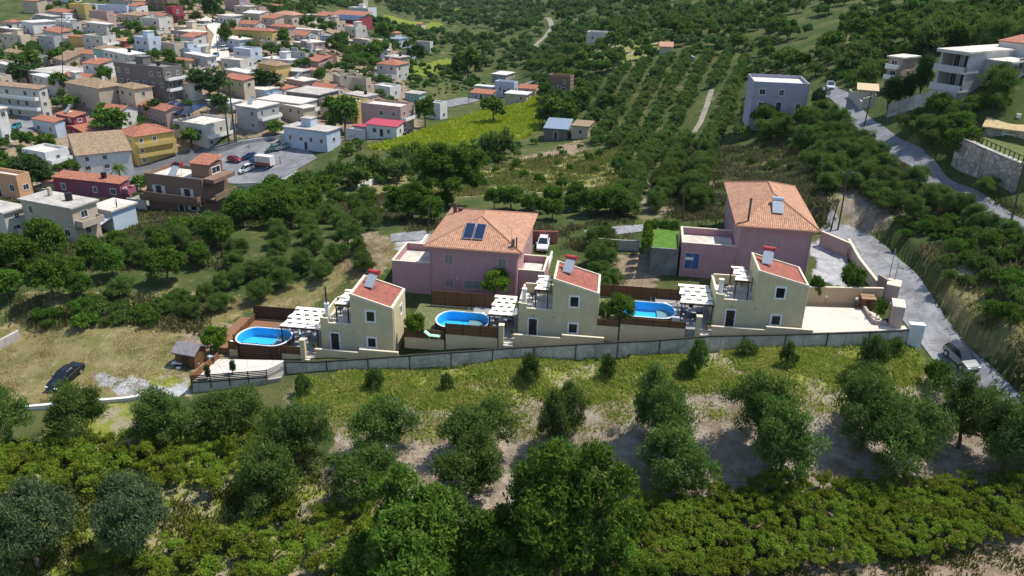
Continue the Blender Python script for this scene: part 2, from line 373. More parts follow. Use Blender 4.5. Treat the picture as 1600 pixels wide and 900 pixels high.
def blur(a):
    p = np.pad(a, 1, mode='edge'); return (p[:-2, 1:-1] + p[2:, 1:-1] + p[1:-1, :-2] + p[1:-1, 2:] + 2 * a) / 6
for k in wts:
    for _ in range(3 if k in ('gravel', 'vine') else 16): wts[k] = blur(wts[k])
nr, nc_ = GX.shape
idx = np.arange(nr * nc_).reshape(nr, nc_)
fq = np.stack([idx[:-1, :-1], idx[:-1, 1:], idx[1:, 1:], idx[1:, :-1]], -1).reshape(-1, 4)
def ground_mat():
    t = NT('ground'); p = t.pos(False); t.b.inputs['Roughness'].default_value = 1; t.b.inputs['Specular IOR Level'].default_value = .05
    n1 = t.noise(.09, 6, .62, p); n2 = t.noise(.9, 5, .65, p); n3 = t.noise(4.5, 4, .7, p); n4 = t.noise(.35, 4, .6, p)
    def att(nm):
        a = t.n('ShaderNodeAttribute', attribute_name=nm); s = t.n('ShaderNodeSeparateColor'); t.l(a.outputs['Color'], s.inputs[0]); return s.outputs
    A = att('kinds_one'); B = att('kinds_two')
    def edge(w): return t.ramp(t.math('ADD', w, t.math('ADD', t.math('MULTIPLY', t.math('SUBTRACT', n2, .5), .8), t.math('MULTIPLY', t.math('SUBTRACT', n4, .5), 1.1))), .36, .64)
    base = t.mix((.058, .084, .026), (.115, .118, .045), t.ramp(n1, .42, .66)); base = t.mix(base, (.20, .165, .085), t.math('MULTIPLY', t.ramp(n4, .55, .75), .7))
    base = t.mix(base, (.035, .045, .018), t.math('MULTIPLY', t.ramp(n3, .5, .75), .6))
    straw = t.mix((.245, .205, .095), (.165, .165, .055), t.ramp(n4, .38, .66)); straw = t.mix(straw, (.38, .31, .19), t.math('MULTIPLY', t.ramp(n2, .5, .75), .7)); straw = t.mix(straw, (.15, .13, .055), t.math('MULTIPLY', t.ramp(n3, .52, .75), .35))
    dirt = t.mix((.27, .225, .17), (.38, .33, .27), t.ramp(n2, .35, .65)); dirt = t.mix(dirt, (.17, .13, .085), t.math('MULTIPLY', t.ramp(n4, .46, .66), .8)); dirt = t.mix(dirt, (.17, .17, .06), t.math('MULTIPLY', t.ramp(n1, .50, .62), .7)); dirt = t.mix(dirt, (.20, .16, .10), t.math('MULTIPLY', t.ramp(n3, .52, .66), .75))
    grass = t.mix((.17, .21, .035), (.27, .27, .065), t.ramp(n2, .35, .65)); grass = t.mix(grass, (.34, .29, .21), t.math('MULTIPLY', t.ramp(n4, .46, .60), .85)); grass = t.mix(grass, (.06, .075, .018), t.math('MULTIPLY', t.ramp(n3, .5, .7), .6))
    grav = t.mix((.33, .33, .34), (.50, .50, .51), t.ramp(n2, .3, .7)); grav = t.mix(grav, (.22, .20, .17), t.math('MULTIPLY', t.ramp(n4, .5, .75), .6)); grav = t.mix(grav, (.2, .2, .2), t.math('MULTIPLY', t.ramp(n3, .5, .75), .5))
    soil = t.mix((.23, .165, .11), (.34, .27, .19), t.ramp(n2, .35, .65)); soil = t.mix(soil, (.13, .10, .06), t.math('MULTIPLY', t.ramp(n3, .45, .7), .7))
    vine = t.mix((.14, .18, .026), (.20, .23, .04), t.ramp(n2, .35, .65)); vine = t.mix(vine, (.05, .065, .015), t.math('MULTIPLY', t.ramp(n3, .45, .7), .5))
    c = base
    for w, col in ((A[0], straw), (B[1], soil), (A[1], dirt), (A[2], grass), (B[2], vine), (B[0], grav)): c = t.mix(c, col, edge(w))
    t.l(c, t.b.inputs['Base Color']); t.bump(t.math('ADD', n3, t.math('MULTIPLY', n2, 1.5)), .7, .25); return t.m
gme = np_mesh('ground', np.stack([GX, GY, GZ], -1).reshape(-1, 3), fq, [ground_mat()], smooth=True)
for nm, ks in (('kinds_one', ('straw', 'dirt', 'grass')), ('kinds_two', ('gravel', 'soil', 'vine'))):
    ca = gme.color_attributes.new(nm, 'FLOAT_COLOR', 'POINT')
    ca.data.foreach_set('color', np.stack([wts[k] for k in ks] + [np.ones_like(GX)], -1).astype(np.float32).ravel())
go = bpy.data.objects.new('ground', gme); COL.objects.link(go); tag(go, kind='structure', label='dry scrubby valley ground with straw, pale soil and weeds', cat='ground')

def ribbon(name, pts, width, mat, lift=.10, label=None, cat=None, world=False):
    P = [np.array(p, float)[:2] if world else G(*p)[:2] for p in pts]
    fine = []
    for a, b in zip(P[:-1], P[1:]):
        n = max(2, int(np.hypot(*(b - a)) / 1.2))
        for i in range(n): fine.append(a + (b - a) * i / n)
    fine.append(P[-1]); fine = np.array(fine)
    for _ in range(6): fine[1:-1] = (fine[:-2] + 2 * fine[1:-1] + fine[2:]) / 4
    tg = np.gradient(fine, axis=0); tg /= np.linalg.norm(tg, axis=1)[:, None]; nrm = np.stack([tg[:, 1], -tg[:, 0]], -1)
    w = np.interp(np.linspace(0, 1, len(fine)), np.linspace(0, 1, len(width)), width) if hasattr(width, '__len__') else np.full(len(fine), width)
    k = 7; s = np.linspace(-.5, .5, k)
    wob = .16 * np.sin(np.arange(len(fine)) * .7) * (mat is M_lane)
    XY = fine[:, None] + nrm[:, None] * (s[None, :, None] * (w + wob)[:, None, None])
    Z = hgt(XY[..., 0], XY[..., 1]) + lift
    n = len(fine); ii = np.arange(n * k).reshape(n, k)
    fq = np.stack([ii[:-1, :-1], ii[:-1, 1:], ii[1:, 1:], ii[1:, :-1]], -1).reshape(-1, 4)
    me = np_mesh(name, np.concatenate([XY, Z[..., None]], -1).reshape(-1, 3), fq, [mat], smooth=True)
    o = bpy.data.objects.new(name, me); COL.objects.link(o); return tag(o, kind='structure', label=label, cat=cat)
M_lane = concrete((.235, .235, .24), .45, .35); M_dirtp = concrete((.27, .24, .18), .4, .3); M_asph = concrete((.105, .108, .115), .3, .2); M_asphl = concrete((.20, .20, .21), .3, .25)
ribbon('lane', LANE, 4.8, M_lane, label='rough grey concrete lane climbing past the right-hand villa', cat='lane', world=True)
ribbon('hill_road', [(1292,135),(1310,150),(1330,172),(1345,190),(1372,212),(1405,236),(1450,268),(1510,310),(1580,345),(1660,400)], 3.5, M_asphl, label='pale asphalt road winding up the right hillside', cat='road')
ribbon('access_road', [(1336,372),(1290,350)], 4, M_lane, label='short gravel spur behind the courtyard wall', cat='road')
ribbon('back_road', [(610,372),(640,372),(672,366)], 3.6, M_lane, label='pale farm track behind the middle pink house', cat='road')
ribbon('garden_road', [(915,366),(950,362),(1000,358),(1030,354)], 3.4, M_lane, label='pale lane behind the olive garden', cat='road')
ribbon('village_road', [(150,292),(190,276),(240,262),(300,248),(350,238),(400,228),(450,216)], [6,7,9,10,10,9,6], M_asph, .12, label='dark asphalt road along the foot of the village', cat='road')
ribbon('parking_lot', [(330,258),(380,258),(430,256),(470,262)], [12, 22, 22, 12], M_asphl, .16, label='asphalt parking lot beside the village road', cat='parking lot')
ribbon('valley_road', [(690,166),(730,156),(775,152),(800,140),(840,124)], [6,7,7,6,5], M_asphl, .2, label='grey road past the blue roadside house', cat='road')
ribbon('far_track', [(845,80),(836,72),(842,66),(852,58),(862,44),(858,30),(846,27)], 3, M_dirtp, .3, label='pale track winding up the far valley', cat='track')
ribbon('street', [(345,100),(343,80),(348,55),(330,35),(312,28)], 7, M_concl, .2, label='pale village street between white houses', cat='street')
ribbon('yard_road', [(8,212),(25,205),(48,192),(60,185)], 9, M_asphl, .2, label='grey yard with a teal car in the village', cat='yard')
ribbon('orchard_track', [(1078,215),(1095,190),(1106,160),(1112,140)], 1.5, M_dirtp, .1, label='pale bare strip up the olive terraces', cat='track')
# ------------------------------------------------------------------ trees and plants
def leaf_quads(C, N, Lv, wid, lng):
    """quads at centres C with long axis Lv, facing N"""
    Lv = Lv / np.linalg.norm(Lv, axis=1)[:, None]; B = np.cross(Lv, N); B /= np.maximum(np.linalg.norm(B, axis=1)[:, None], 1e-6)
    a = Lv * (lng / 2)[:, None]; b = B * (wid / 2)[:, None]
    V = np.stack([C - a - b, C - a + b, C + a + b * .55, C + a - b * .55], 1).reshape(-1, 3)
    return V, np.arange(len(V)).reshape(-1, 4)
def crown_geo(seed, R, H, z0, clumps, per, leaf, sprig=.4, rough=.3, flat=1.0, core=.45, cr=.30):
    rg = np.random.default_rng(seed)
    d = rg.normal(size=(clumps, 3)); d /= np.linalg.norm(d, axis=1)[:, None]
    d[:, 2] = np.where(d[:, 2] < -.55, -d[:, 2], d[:, 2])
    th = np.arctan2(d[:, 1], d[:, 0]); ph = rg.uniform(0, 6.28, 4)
    lob = 1 + rough * (.5 * np.sin(2 * th + ph[0]) + .4 * np.sin(3 * th + ph[1] + 2 * d[:, 2]) + .3 * np.sin(5 * th + ph[2]))
    rad = (core + (1 - core) * rg.random(clumps) ** .5) * lob
    cc = d * rad[:, None] * np.array([R, R, H / 2]) * .80; cc[:, 2] += z0 + H / 2
    n = clumps * per; ci = np.repeat(np.arange(clumps), per)
    o = rg.normal(size=(n, 3)); o /= np.linalg.norm(o, axis=1)[:, None]; o *= (rg.random(n) ** .45)[:, None]
    size = (cr * R * rg.uniform(.65, 1.25, clumps))[ci]
    o *= size[:, None]; o[:, 2] *= .8
    P = cc[ci] + o
    out = P - np.array([0, 0, z0 + H * .35]); out /= np.maximum(np.linalg.norm(out, axis=1)[:, None], .1)
    up = rg.normal(size=(n, 3)) * .55 + o / np.maximum(size[:, None], .05) * .7 + np.array([0, 0, .55])
    N = rg.normal(size=(n, 3)) * .6 + out * .5 + np.array([0, 0, .45]); 
    isp = rg.random(n) < sprig
    Lv = np.where(isp[:, None], up, rg.normal(size=(n, 3)) + out * .3)
    lng = leaf * rg.uniform(.7, 1.4, n) * np.where(isp, 2.1, 1.15); wid = leaf * rg.uniform(.6, 1.1, n) * np.where(isp, .45, .8)
    return leaf_quads(P, N, Lv, wid, lng) + (cc,)
def trunk_mb(seed, cc, h, r, limbs=6, lean=.25):
    rg = random.Random(seed); mb = MB(); top = Vector((rg.uniform(-lean, lean), rg.uniform(-lean, lean), h))
    mid = top * .5 + Vector((rg.uniform(-.1, .1), rg.uniform(-.1, .1), 0)) * h * .5
    mb.tube((0, 0, -.4), mid, r * 1.25, r * .95, 8); mb.tube(mid, top, r * .95, r * .8, 8)
    pick = rg.sample(range(len(cc)), min(limbs, len(cc)))
    for i in pick:
        e = Vector(cc[i]); k = top.lerp(e, .5) + Vector((rg.uniform(-.2, .2), rg.uniform(-.2, .2), .25))
        mb.tube(top * .96, k, r * .55, r * .32, 6); mb.tube(k, e, r * .32, r * .1, 5)
    return mb
class Species:
    def __init__(s, name, mat, R, H, z0, var, n, lod, tr=.16, **k):
        s.name, s.R, s.H = name, R, H + z0; s.near = []; s.far = []
        for i in range(var):
            V, Fq, cc = crown_geo(hash(name) % 1000 + i * 17 if False else sum(map(ord, name)) + i * 17, R, H, z0, n[0], n[1], n[2], **k)
            s.near.append((np_mesh('crown', V, Fq, [mat]), trunk_mb(i + 5, cc, z0 + H * .22, tr), i))
        for i in range(max(3, var - 1)):
            V, Fq, cc = crown_geo(sum(map(ord, name)) + 500 + i * 17, R, H, z0, lod[0], lod[1], lod[2], **k)
            tb = trunk_mb(i + 50, cc, z0 + H * .22, tr, 2); tv = np.array(tb.v)
            # one small mesh with bark and leaves for trees too far to show parts
            q = [f for f in tb.f if len(f) == 4]; allV = np.r_[V, tv]; allF = np.r_[Fq, np.array(q) + len(V)]
            s.far.append((np_mesh(name, allV, allF, [mat, M_bark], np.r_[np.zeros(len(Fq)), np.ones(len(q))]), V, Fq))
        s.tm = {}
    def put(s, x, y, k=1.0, kz=None, rz=0.0, vi=0, far=False, label=None, cat='tree', group=None, name=None, z=None):
        z = zg(x, y) - .05 if z is None else z; kz = k if kz is None else kz
        if far:
            o = bpy.data.objects.new(name or s.name, s.far[vi % len(s.far)][0]); COL.objects.link(o)
        else:
            o = thing(name or s.name, (0, 0, 0)); me, tb, i = s.near[vi % len(s.near)]
            if i not in s.tm: s.tm[i] = obj('trunk', tb, M_bark, o, smooth=True).data
            else: t = bpy.data.objects.new('trunk', s.tm[i]); COL.objects.link(t); t.parent = o
            c = bpy.data.objects.new('crown', me); COL.objects.link(c); c.parent = o
        o.location = (x, y, z); o.rotation_euler = (0, 0, rz); o.scale = (k, k, kz)
        return tag(o, label, cat, group)
OLIVE = Species('olive_tree', M_olive, 2.8, 4.1, .15, 7, (78, 180, .14), (34, 36, .42), sprig=.7, rough=.55, cr=.28, core=.35)
LEAFY = Species('leafy_tree', M_leafy, 3.0, 5.0, .9, 5, (80, 90, .27), (36, 24, .60), sprig=.15, rough=.32, cr=.28)
DARKT = Species('evergreen_tree', M_dark, 2.6, 5.6, .6, 3, (70, 80, .26), (34, 22, .58), sprig=.3, rough=.25)
SHRUB = Species('shrub', M_leafy, 1.3, 1.5, .05, 4, (34, 60, .14), (18, 20, .28), tr=.05, sprig=.4, rough=.3)
SCRUBB = Species('scrub_bush', M_olive, 1.3, 1.4, .0, 4, (34, 60, .14), (18, 20, .28), tr=.05, sprig=.6, rough=.35)
SILVER = Species('silver_tree', M_silver, 3.2, 4.6, .5, 3, (110, 180, .14), (36, 26, .5), sprig=.35, rough=.35, core=.55, cr=.24)
BRIGHT = Species('garden_shrub', M_bright, 1.5, 2.6, .3, 2, (40, 90, .16), (20, 30, .3), tr=.06, sprig=.5)
WALNUT = Species('walnut_tree', M_leafy, 3.6, 7.6, 1.2, 4, (150, 190, .19), (40, 30, .6), tr=.22, sprig=.3, rough=.6, cr=.20, core=.5)
VINE = Species('grape_vine', M_vine, 1.35, 1.25, .75, 6, (30, 60, .125), (14, 18, .36), tr=.045, sprig=.45, rough=.8, cr=.25, core=.2)
CYP = Species('cypress', M_dark, .55, 3.0, .0, 2, (60, 60, .10), (24, 22, .3), tr=.05, sprig=.8, rough=.05, core=.1, cr=.6)
RNG = np.random.default_rng(11)
def at_px(px, py): p = G(px, py); return p[0], p[1], F / proj(p)[2]
def tree_px(sp, px, py, wpx, hpx=None, label=None, group=None, **k):
    """a tree whose trunk stands at the ground seen at px, py and whose crown is wpx pixels wide"""
    x, y, s = at_px(px, py); sc = wpx / s / (2.25 * sp.R); sz = hpx / s / sp.H / .93 if hpx else sc
    return sp.put(x, y, sc, sz, RNG.uniform(0, 6.28), int(RNG.integers(0, 9)), label=label, group=group, **k)
# the olives in front of the boundary fence, one by one
for px, py, w, h, lab in (
  (5,702,110,92,'dark olive tree cut by the frame edge beside the white kerb wall'),
  (122,690,125,82,'broad olive tree below the black sedan'),
  (262,690,118,72,'olive tree below the gravel patch and white kerb wall'),
  (368,678,122,68,'wide olive tree just below the slatted fence of the concrete pad'),
  (462,722,112,92,'olive tree left of the first pale soil strip, upper of a pair'),
  (424,792,128,96,'olive tree left of the first pale soil strip, lower of a pair beside the vines'),
  (598,712,112,86,'olive tree in the second row, below the left villa'),
  (566,782,112,86,'lower olive of the second row, standing before yellowish vines'),
  (752,706,118,84,'olive tree with a bare branch on its right side, third row'),
  (736,776,130,88,'rounded olive directly above the left walnut tree'),
  (874,696,92,86,'olive tree topped by a thin upright sprout'),
  (886,772,122,80,'olive half hidden behind the tall walnut tree'),
  (1030,692,114,104,'tall olive with sparse top in the fifth row'),
  (1048,758,134,104,'full olive of the fifth row, close to the vineyard posts'),
  (1186,692,116,104,'olive tree with a thin leader, upper of the sixth row'),
  (1216,748,142,110,'broad olive of the sixth row right above the vineyard'),
  (1346,696,130,116,'large olive below the end of the boundary fence, upper of its pair'),
  (1398,742,150,112,'largest olive in the orchard, touching the vineyard edge'),
  (1498,700,120,104,'olive tree beside the lane, just below the parked crossover'),
  (1566,738,140,104,'olive tree at the lane in the lower right corner of the orchard'),
  (1610,720,110,110,'olive on the frame edge right of the lane')):
    tree_px(OLIVE, px, py, w * RNG.uniform(.98, 1.1), h * RNG.uniform(.95, 1.12), lab, 'olive trees in the orchard before the fence')
tree_px(OLIVE, 886, 640, 34, 46, 'slim olive sprout rising behind the fourth-row olive', 'olive trees in the orchard before the fence')
for px, py, w, h, lab in ((474,617,36,32,'small round shrub at the left end of the weeds below the fence'),(587,608,40,34,'lone round shrub with its shadow on pale soil'),(828,598,46,42,'upright shrub among yellow weeds below the middle villa gate'),
  (950,590,34,34,'small dark shrub in weeds below the middle pool'),(1090,582,48,52,'tall dark bush leaning on the fence below the right villa'),(1068,588,36,26,'low bush beside the tall dark bush at the fence'),(1230,574,36,38,'thin grey shrub below the lower window of the right villa'),
  (1358,578,60,52,'large green bush at the right end of the boundary fence'),(1396,556,34,30,'low bush at the foot of the white pillar'),(1458,608,56,46,'bright bush at the lane corner opposite the crossover'),(1330,600,50,22,'low spreading bush under the large fence bush'),(700,610,26,26,'tiny grey shrub in the tall weeds'),(1165,556,40,24,'brownish shrub against the boundary fence')):
    tree_px(SCRUBB if px != 1458 else SHRUB, px, py, w, h, lab, 'shrubs below the boundary fence', cat='shrub')
tree_px(SILVER, 62, 888, 150, 138, 'silvery leafed tree in the lower left corner'); tree_px(SILVER, 214, 862, 142, 122, 'silvery tree standing between the vines, right of its twin')
tree_px(WALNUT, 650, 948, 215, 215, 'broad walnut tree at the bottom, left of the taller one'); tree_px(WALNUT, 868, 940, 205, 270, 'tallest walnut tree at the bottom centre'); tree_px(WALNUT, 768, 955, 165, 165, 'low walnut filling the gap between two larger ones')
tree_px(WALNUT, 1012, 975, 90, 110, 'small leafy tree right of the tallest walnut')

for px, py, w, h, lab in ((578,925,110,92,'leafy shrub left of the broad walnut at the bottom'),(712,915,90,80,'low leafy growth between the two bottom walnuts'),(820,930,100,96,'leafy sapling hugging the tallest walnut from the left'),(948,905,96,92,'leafy sapling right of the tallest walnut, beside the vines'),(985,845,60,60,'small yellowish sapling above the right bottom saplings')):
    tree_px(LEAFY, px, py, w, h, lab)
def poly_px(P):
    return [tuple(G(*p)[:2]) for p in P]
def scatter(P, step, jit=.35, rows=None, asp=1.0):
    W_ = poly_px(P); xs = [p[0] for p in W_]; ys = [p[1] for p in W_]; out = []
    a = rows or 0.0; ca, sa = math.cos(a), math.sin(a); R_ = max(max(xs) - min(xs), max(ys) - min(ys)) * .8 + step; cx, cy = sum(xs) / len(xs), sum(ys) / len(ys)
    n = int(R_ / step * max(1, 1 / asp)) + 1
    for i in range(-n, n + 1):
        for j in range(-n, n + 1):
            u = (i + (.5 if j % 2 and rows is None else 0) + RNG.uniform(-jit, jit)) * step * asp; v = (j + RNG.uniform(-jit, jit)) * step
            out.append((cx + u * ca - v * sa, cy + u * sa + v * ca))
    out = np.array(out); m = inpoly(out[:, 0], out[:, 1], W_); return out[m]
BLOCK = []       # footprints that stay free of scattered plants: filled before planting (x, y, radius)
PLANT = []       # (species, x, y, scale, zscale, zone)
def rowdir(a, b):
    a, b = G(*a), G(*b); return math.atan2(b[1] - a[1], b[0] - a[0])
def zone_px(sp, P, step, s0, s1, name, mixin=None):
    xs = [p[0] for p in P]; ys = [p[1] for p in P]; pts = []
    for _ in range(4000):
        x, y = RNG.uniform(min(xs), max(xs)), RNG.uniform(min(ys), max(ys))
        if inpoly(np.array([x]), np.array([y]), P)[0] and all(math.hypot(x - a, (y - b) * 1.5) > step for a, b in pts): pts.append((x, y))
    for x, y in pts:
        g = G(x, y); k = RNG.uniform(s0, s1); PLANT.append((mixin[0] if mixin and RNG.random() < mixin[1] else sp, g[0], g[1], k, k * RNG.uniform(.85, 1.1), name))
def zone(sp, P, step, s0, s1, name, jit=.35, rows=None, mixin=None, asp=1.0):
    for x, y in scatter(P, step, jit, rows, asp):
        q = sp
        if mixin and RNG.random() < mixin[1]: q = mixin[0]
        k = RNG.uniform(s0, s1); PLANT.append((q, x, y, k, k * RNG.uniform(.85, 1.15), name))
Z = 'olive tree in the '
zone(LEAFY, [(-40,425),(60,412),(150,405),(235,372),(330,362),(372,368),(360,385),(330,425),(250,455),(160,475),(60,490),(-40,500)], 5.2, .62, 1.12, 'dense green belt below the brown village house', mixin=(OLIVE, .3))
zone(OLIVE, [(335,410),(430,362),(520,345),(612,340),(632,362),(560,395),(520,425),(470,432),(430,452),(395,470),(340,462)], 5.0, .6, .82, 'straw-coloured grove left of the middle pink house', rows=.25, jit=.22)
zone(SHRUB, [(60,488),(220,470),(330,470),(300,505),(220,520),(60,515)], 2.8, .7, 1.7, 'dry slope above the straw field', mixin=(SCRUBB, .6))
zone(LEAFY, [(366,335),(440,312),(480,308),(500,325),(470,348),(420,365),(370,356)], 4.8, .7, 1.1, 'green clump behind the brown village house')
zone(SHRUB, [(470,285),(560,270),(660,256),(780,238),(790,255),(700,272),(600,288),(520,302),(470,306)], 3.4, .9, 1.5, 'long hedge-like strip above the meadow', mixin=(OLIVE, .25))
zone(LEAFY, [(640,328),(760,328),(870,318),(960,316),(985,335),(940,348),(860,352),(840,335),(700,330),(640,345)], 3.8, .45, .78, 'dark row behind the middle pink house')
zone(OLIVE, [(868,372),(905,352),(985,352),(985,384),(972,392),(965,470),(935,470),(925,410),(880,400)], 3.4, .55, .8, 'garden between the two pink houses')
zone(OLIVE, [(985,240),(1115,232),(1135,300),(1100,335),(1060,340),(1035,338),(960,340),(955,290)], 5.6, .7, .92, 'rows left of the right-hand pink house', rows=rowdir((1040,335),(1062,250)), jit=.13, asp=.62)
zone(OLIVE, [(1245,235),(1330,238),(1400,275),(1500,300),(1570,335),(1545,352),(1440,345),(1300,355),(1285,330),(1260,290)], 4.0, .68, .95, 'terraced grove above the concrete lane', rows=.5, jit=.25)
zone(OLIVE, [(905,150),(960,112),(1060,90),(1160,75),(1180,150),(1175,215),(1110,232),(1000,238),(935,228),(890,200)], 6.4, .66, .92, 'grey-green rows climbing the middle hillside', rows=rowdir((1078,215),(1112,140)), jit=.13, asp=.56)
zone(OLIVE, [(1180,190),(1240,205),(1280,165),(1335,200),(1400,245),(1360,262),(1290,238),(1190,232)], 3.9, .65, 1.0, 'slope between the lilac house and the road')
zone(OLIVE, [(1425,185),(1470,160),(1500,152),(1600,120),(1630,150),(1570,185),(1505,212),(1488,255),(1560,312),(1540,322),(1470,268),(1440,235)], 3.5, .7, 1.1, 'bank below the grey three-storey house', mixin=(LEAFY, .3))
zone(SHRUB, [(1440,398),(1600,362),(1620,610),(1585,600),(1540,552),(1480,490)], 2.5, .6, 1.5, 'rough bank right of the lane', mixin=(SCRUBB, .6))
zone(SHRUB, [(1290,352),(1440,350),(1590,350),(1590,372),(1440,385),(1400,380)], 2.2, .6, 1.2, 'verge above the lane', mixin=(SCRUBB, .5))
zone(LEAFY, [(1270,95),(1330,40),(1480,5),(1600,0),(1610,75),(1470,72),(1400,88),(1370,112),(1300,128)], 5.4, .5, 1.15, 'wild slope above the grey three-storey house', mixin=(OLIVE, .5), jit=.45)
zone(LEAFY, [(1180,80),(1270,95),(1290,125),(1300,140),(1200,125),(1170,130)], 5.6, .6, 1.0, 'copse behind the lilac house', mixin=(OLIVE, .5))
zone(LEAFY, [(845,140),(900,118),(960,108),(905,150),(890,195),(850,205),(842,170),(860,150)], 5.2, .6, 1.1, 'thicket above the tin-roofed barn', mixin=(OLIVE, .5))
zone(LEAFY, [(800,62),(900,40),(1170,20),(1270,60),(1180,80),(1060,90),(960,110),(890,120),(845,138),(820,110)], 6.2, .6, 1.1, 'wooded middle hill', mixin=(OLIVE, .4), jit=.45)
zone(LEAFY, [(575,0),(700,-10),(1000,-12),(1300,-12),(1480,0),(1330,38),(1180,20),(900,38),(800,60),(760,45),(640,30)], 11, .7, 1.5, 'far wooded valley', mixin=(OLIVE, .4), jit=.48)
zone(LEAFY, [(575,30),(650,45),(760,60),(805,75),(820,110),(760,118),(700,84),(620,96),(580,70)], 8, .5, 1.1, 'valley floor beyond the village', mixin=(OLIVE, .3), jit=.45)
zone(LEAFY, [(610,110),(700,106),(740,120),(760,140),(690,152),(640,148)], 5.0, .4, .75, 'green dell above the vineyard field', mixin=(SHRUB, .5))
zone(LEAFY, [(390,45),(480,25),(560,50),(600,80),(605,110),(560,105),(520,90),(440,90),(400,70)], 7.5, .6, 1.1, 'gardens above the village houses', jit=.45)
zone(LEAFY, [(0,20),(330,0),(570,0),(560,20),(480,22),(400,40),(300,40)], 7.5, .5, 1.0, 'upper village gardens', jit=.45)
zone(SHRUB, [(800,225),(860,210),(900,220),(1000,228),(985,290),(900,300),(800,290),(700,300),(690,275)], 8.5, .6, 1.2, 'brown meadow below the barn', jit=.45)
zone(SHRUB, [(400,340),(480,318),(600,305),(640,318),(620,335),(500,345)], 4.0, .7, 1.5, 'overgrown bank behind the grove', jit=.45)
zone(SHRUB, [(535,215),(560,205),(578,218),(560,240),(520,258),(490,262)], 3.6, .7, 1.2, 'bushes beside the white blue house')
zone(LEAFY, [(0,90),(120,60),(340,40),(440,40),(560,75),(630,140),(640,195),(560,205),(450,212),(380,175),(330,190),(270,225),(200,225),(100,300),(0,310)], 5.2, .4, .95, 'village gardens between the houses', mixin=(SHRUB, .3), jit=.48)
zone(SHRUB, [(1440,60),(1600,60),(1620,170),(1540,210),(1430,180),(1330,150),(1290,120)], 3.2, .8, 1.8, 'wild ground round the grey three-storey house', mixin=(OLIVE, .35), jit=.45)
zone_px(LEAFY, [(1505,150),(1600,118),(1630,165),(1585,195),(1500,212),(1440,195),(1450,165)], 26, .4, .75, 'slope under the grey three-storey house', mixin=(OLIVE, .6))
zone_px(OLIVE, [(1385,200),(1440,188),(1492,218),(1490,262),(1560,312),(1520,322),(1468,280),(1430,250)], 26, .5, .85, 'bank between the hill road and the stone wall')
zone_px(OLIVE, [(1428,268),(1600,366),(1570,378),(1412,292)], 26, .6, .9, 'bank directly below the hill road')
zone_px(SHRUB, [(1180,220),(1262,222),(1290,240),(1240,268),(1170,262)], 30, .7, 1.4, 'dry scrub behind the tall pink house', mixin=(SCRUBB, .6))
for px, py, w in ((300,496,40),(345,486,44),(322,470,40),(352,455,46),(408,468,52),(442,450,48),(398,436,44),(505,436,46),(568,424,48),(470,418,42),(285,474,36),(432,416,40),(520,410,42),(605,398,34),(560,396,38),(260,492,34)):
    g = G(px, py); k = w / (F / proj(g)[2]) / (2.25 * OLIVE.R); PLANT.append((OLIVE, g[0], g[1], k, k, 'tan slope above the left pool'))
# vines
def vines(P, step, k0, k1, name, lab):
    pts = scatter(P, step, .22, rows=.12)
    for x, y in pts: VPL.append((x, y, RNG.uniform(k0, k1), name, lab))
VPL = []
vines([(955,790),(1100,770),(1300,752),(1640,740),(1660,850),(1300,885),(960,925)], 1.42, .72, .98, 'vines of the right-hand trellis vineyard', 'leafy grape vine on posts in the vineyard below the orchard')
vines([(-20,712),(120,704),(300,690),(420,690),(400,770),(350,790),(300,770),(150,775),(-20,790)], 1.95, .8, 1.15, 'vines between the olives and the silvery trees', 'yellow-green grape vine above the two silvery trees')
vines([(80,905),(290,850),(420,805),(560,795),(600,830),(560,915)], 1.95, .8, 1.1, 'vines along the bottom edge', 'yellowish grape vine beside the bottom walnut trees')
# ------------------------------------------------------------------ buildings: solving sizes from the survey photo
EX = lambda r: np.array([math.cos(r), -math.sin(r), 0.0]); EY = lambda r: np.array([math.sin(r), math.cos(r), 0.0]); EZ = np.array([0, 0, 1.0])
def solve_x(P0, d, px):
    a = P0 - CAM; k = (px - 800) / F; return (k * (a @ f0) - a @ RV) / (d @ RV - k * (d @ f0))
def solve_y(P0, d, py):
    a = P0 - CAM; k = (450 - py) / F; return (k * (a @ f0) - a @ UV) / (d @ UV - k * (d @ f0))
def footprint(P0, r, x0, x1, y0, y1, step=2.6):
    nx = max(1, int((x1 - x0) / step)); ny = max(1, int((y1 - y0) / step))
    for i in range(nx + 1):
        for j in range(ny + 1):
            q = P0 + EX(r) * (x0 + (x1 - x0) * i / nx) + EY(r) * (y0 + (y1 - y0) * j / ny); BLOCK.append((q[0], q[1], step * .62))
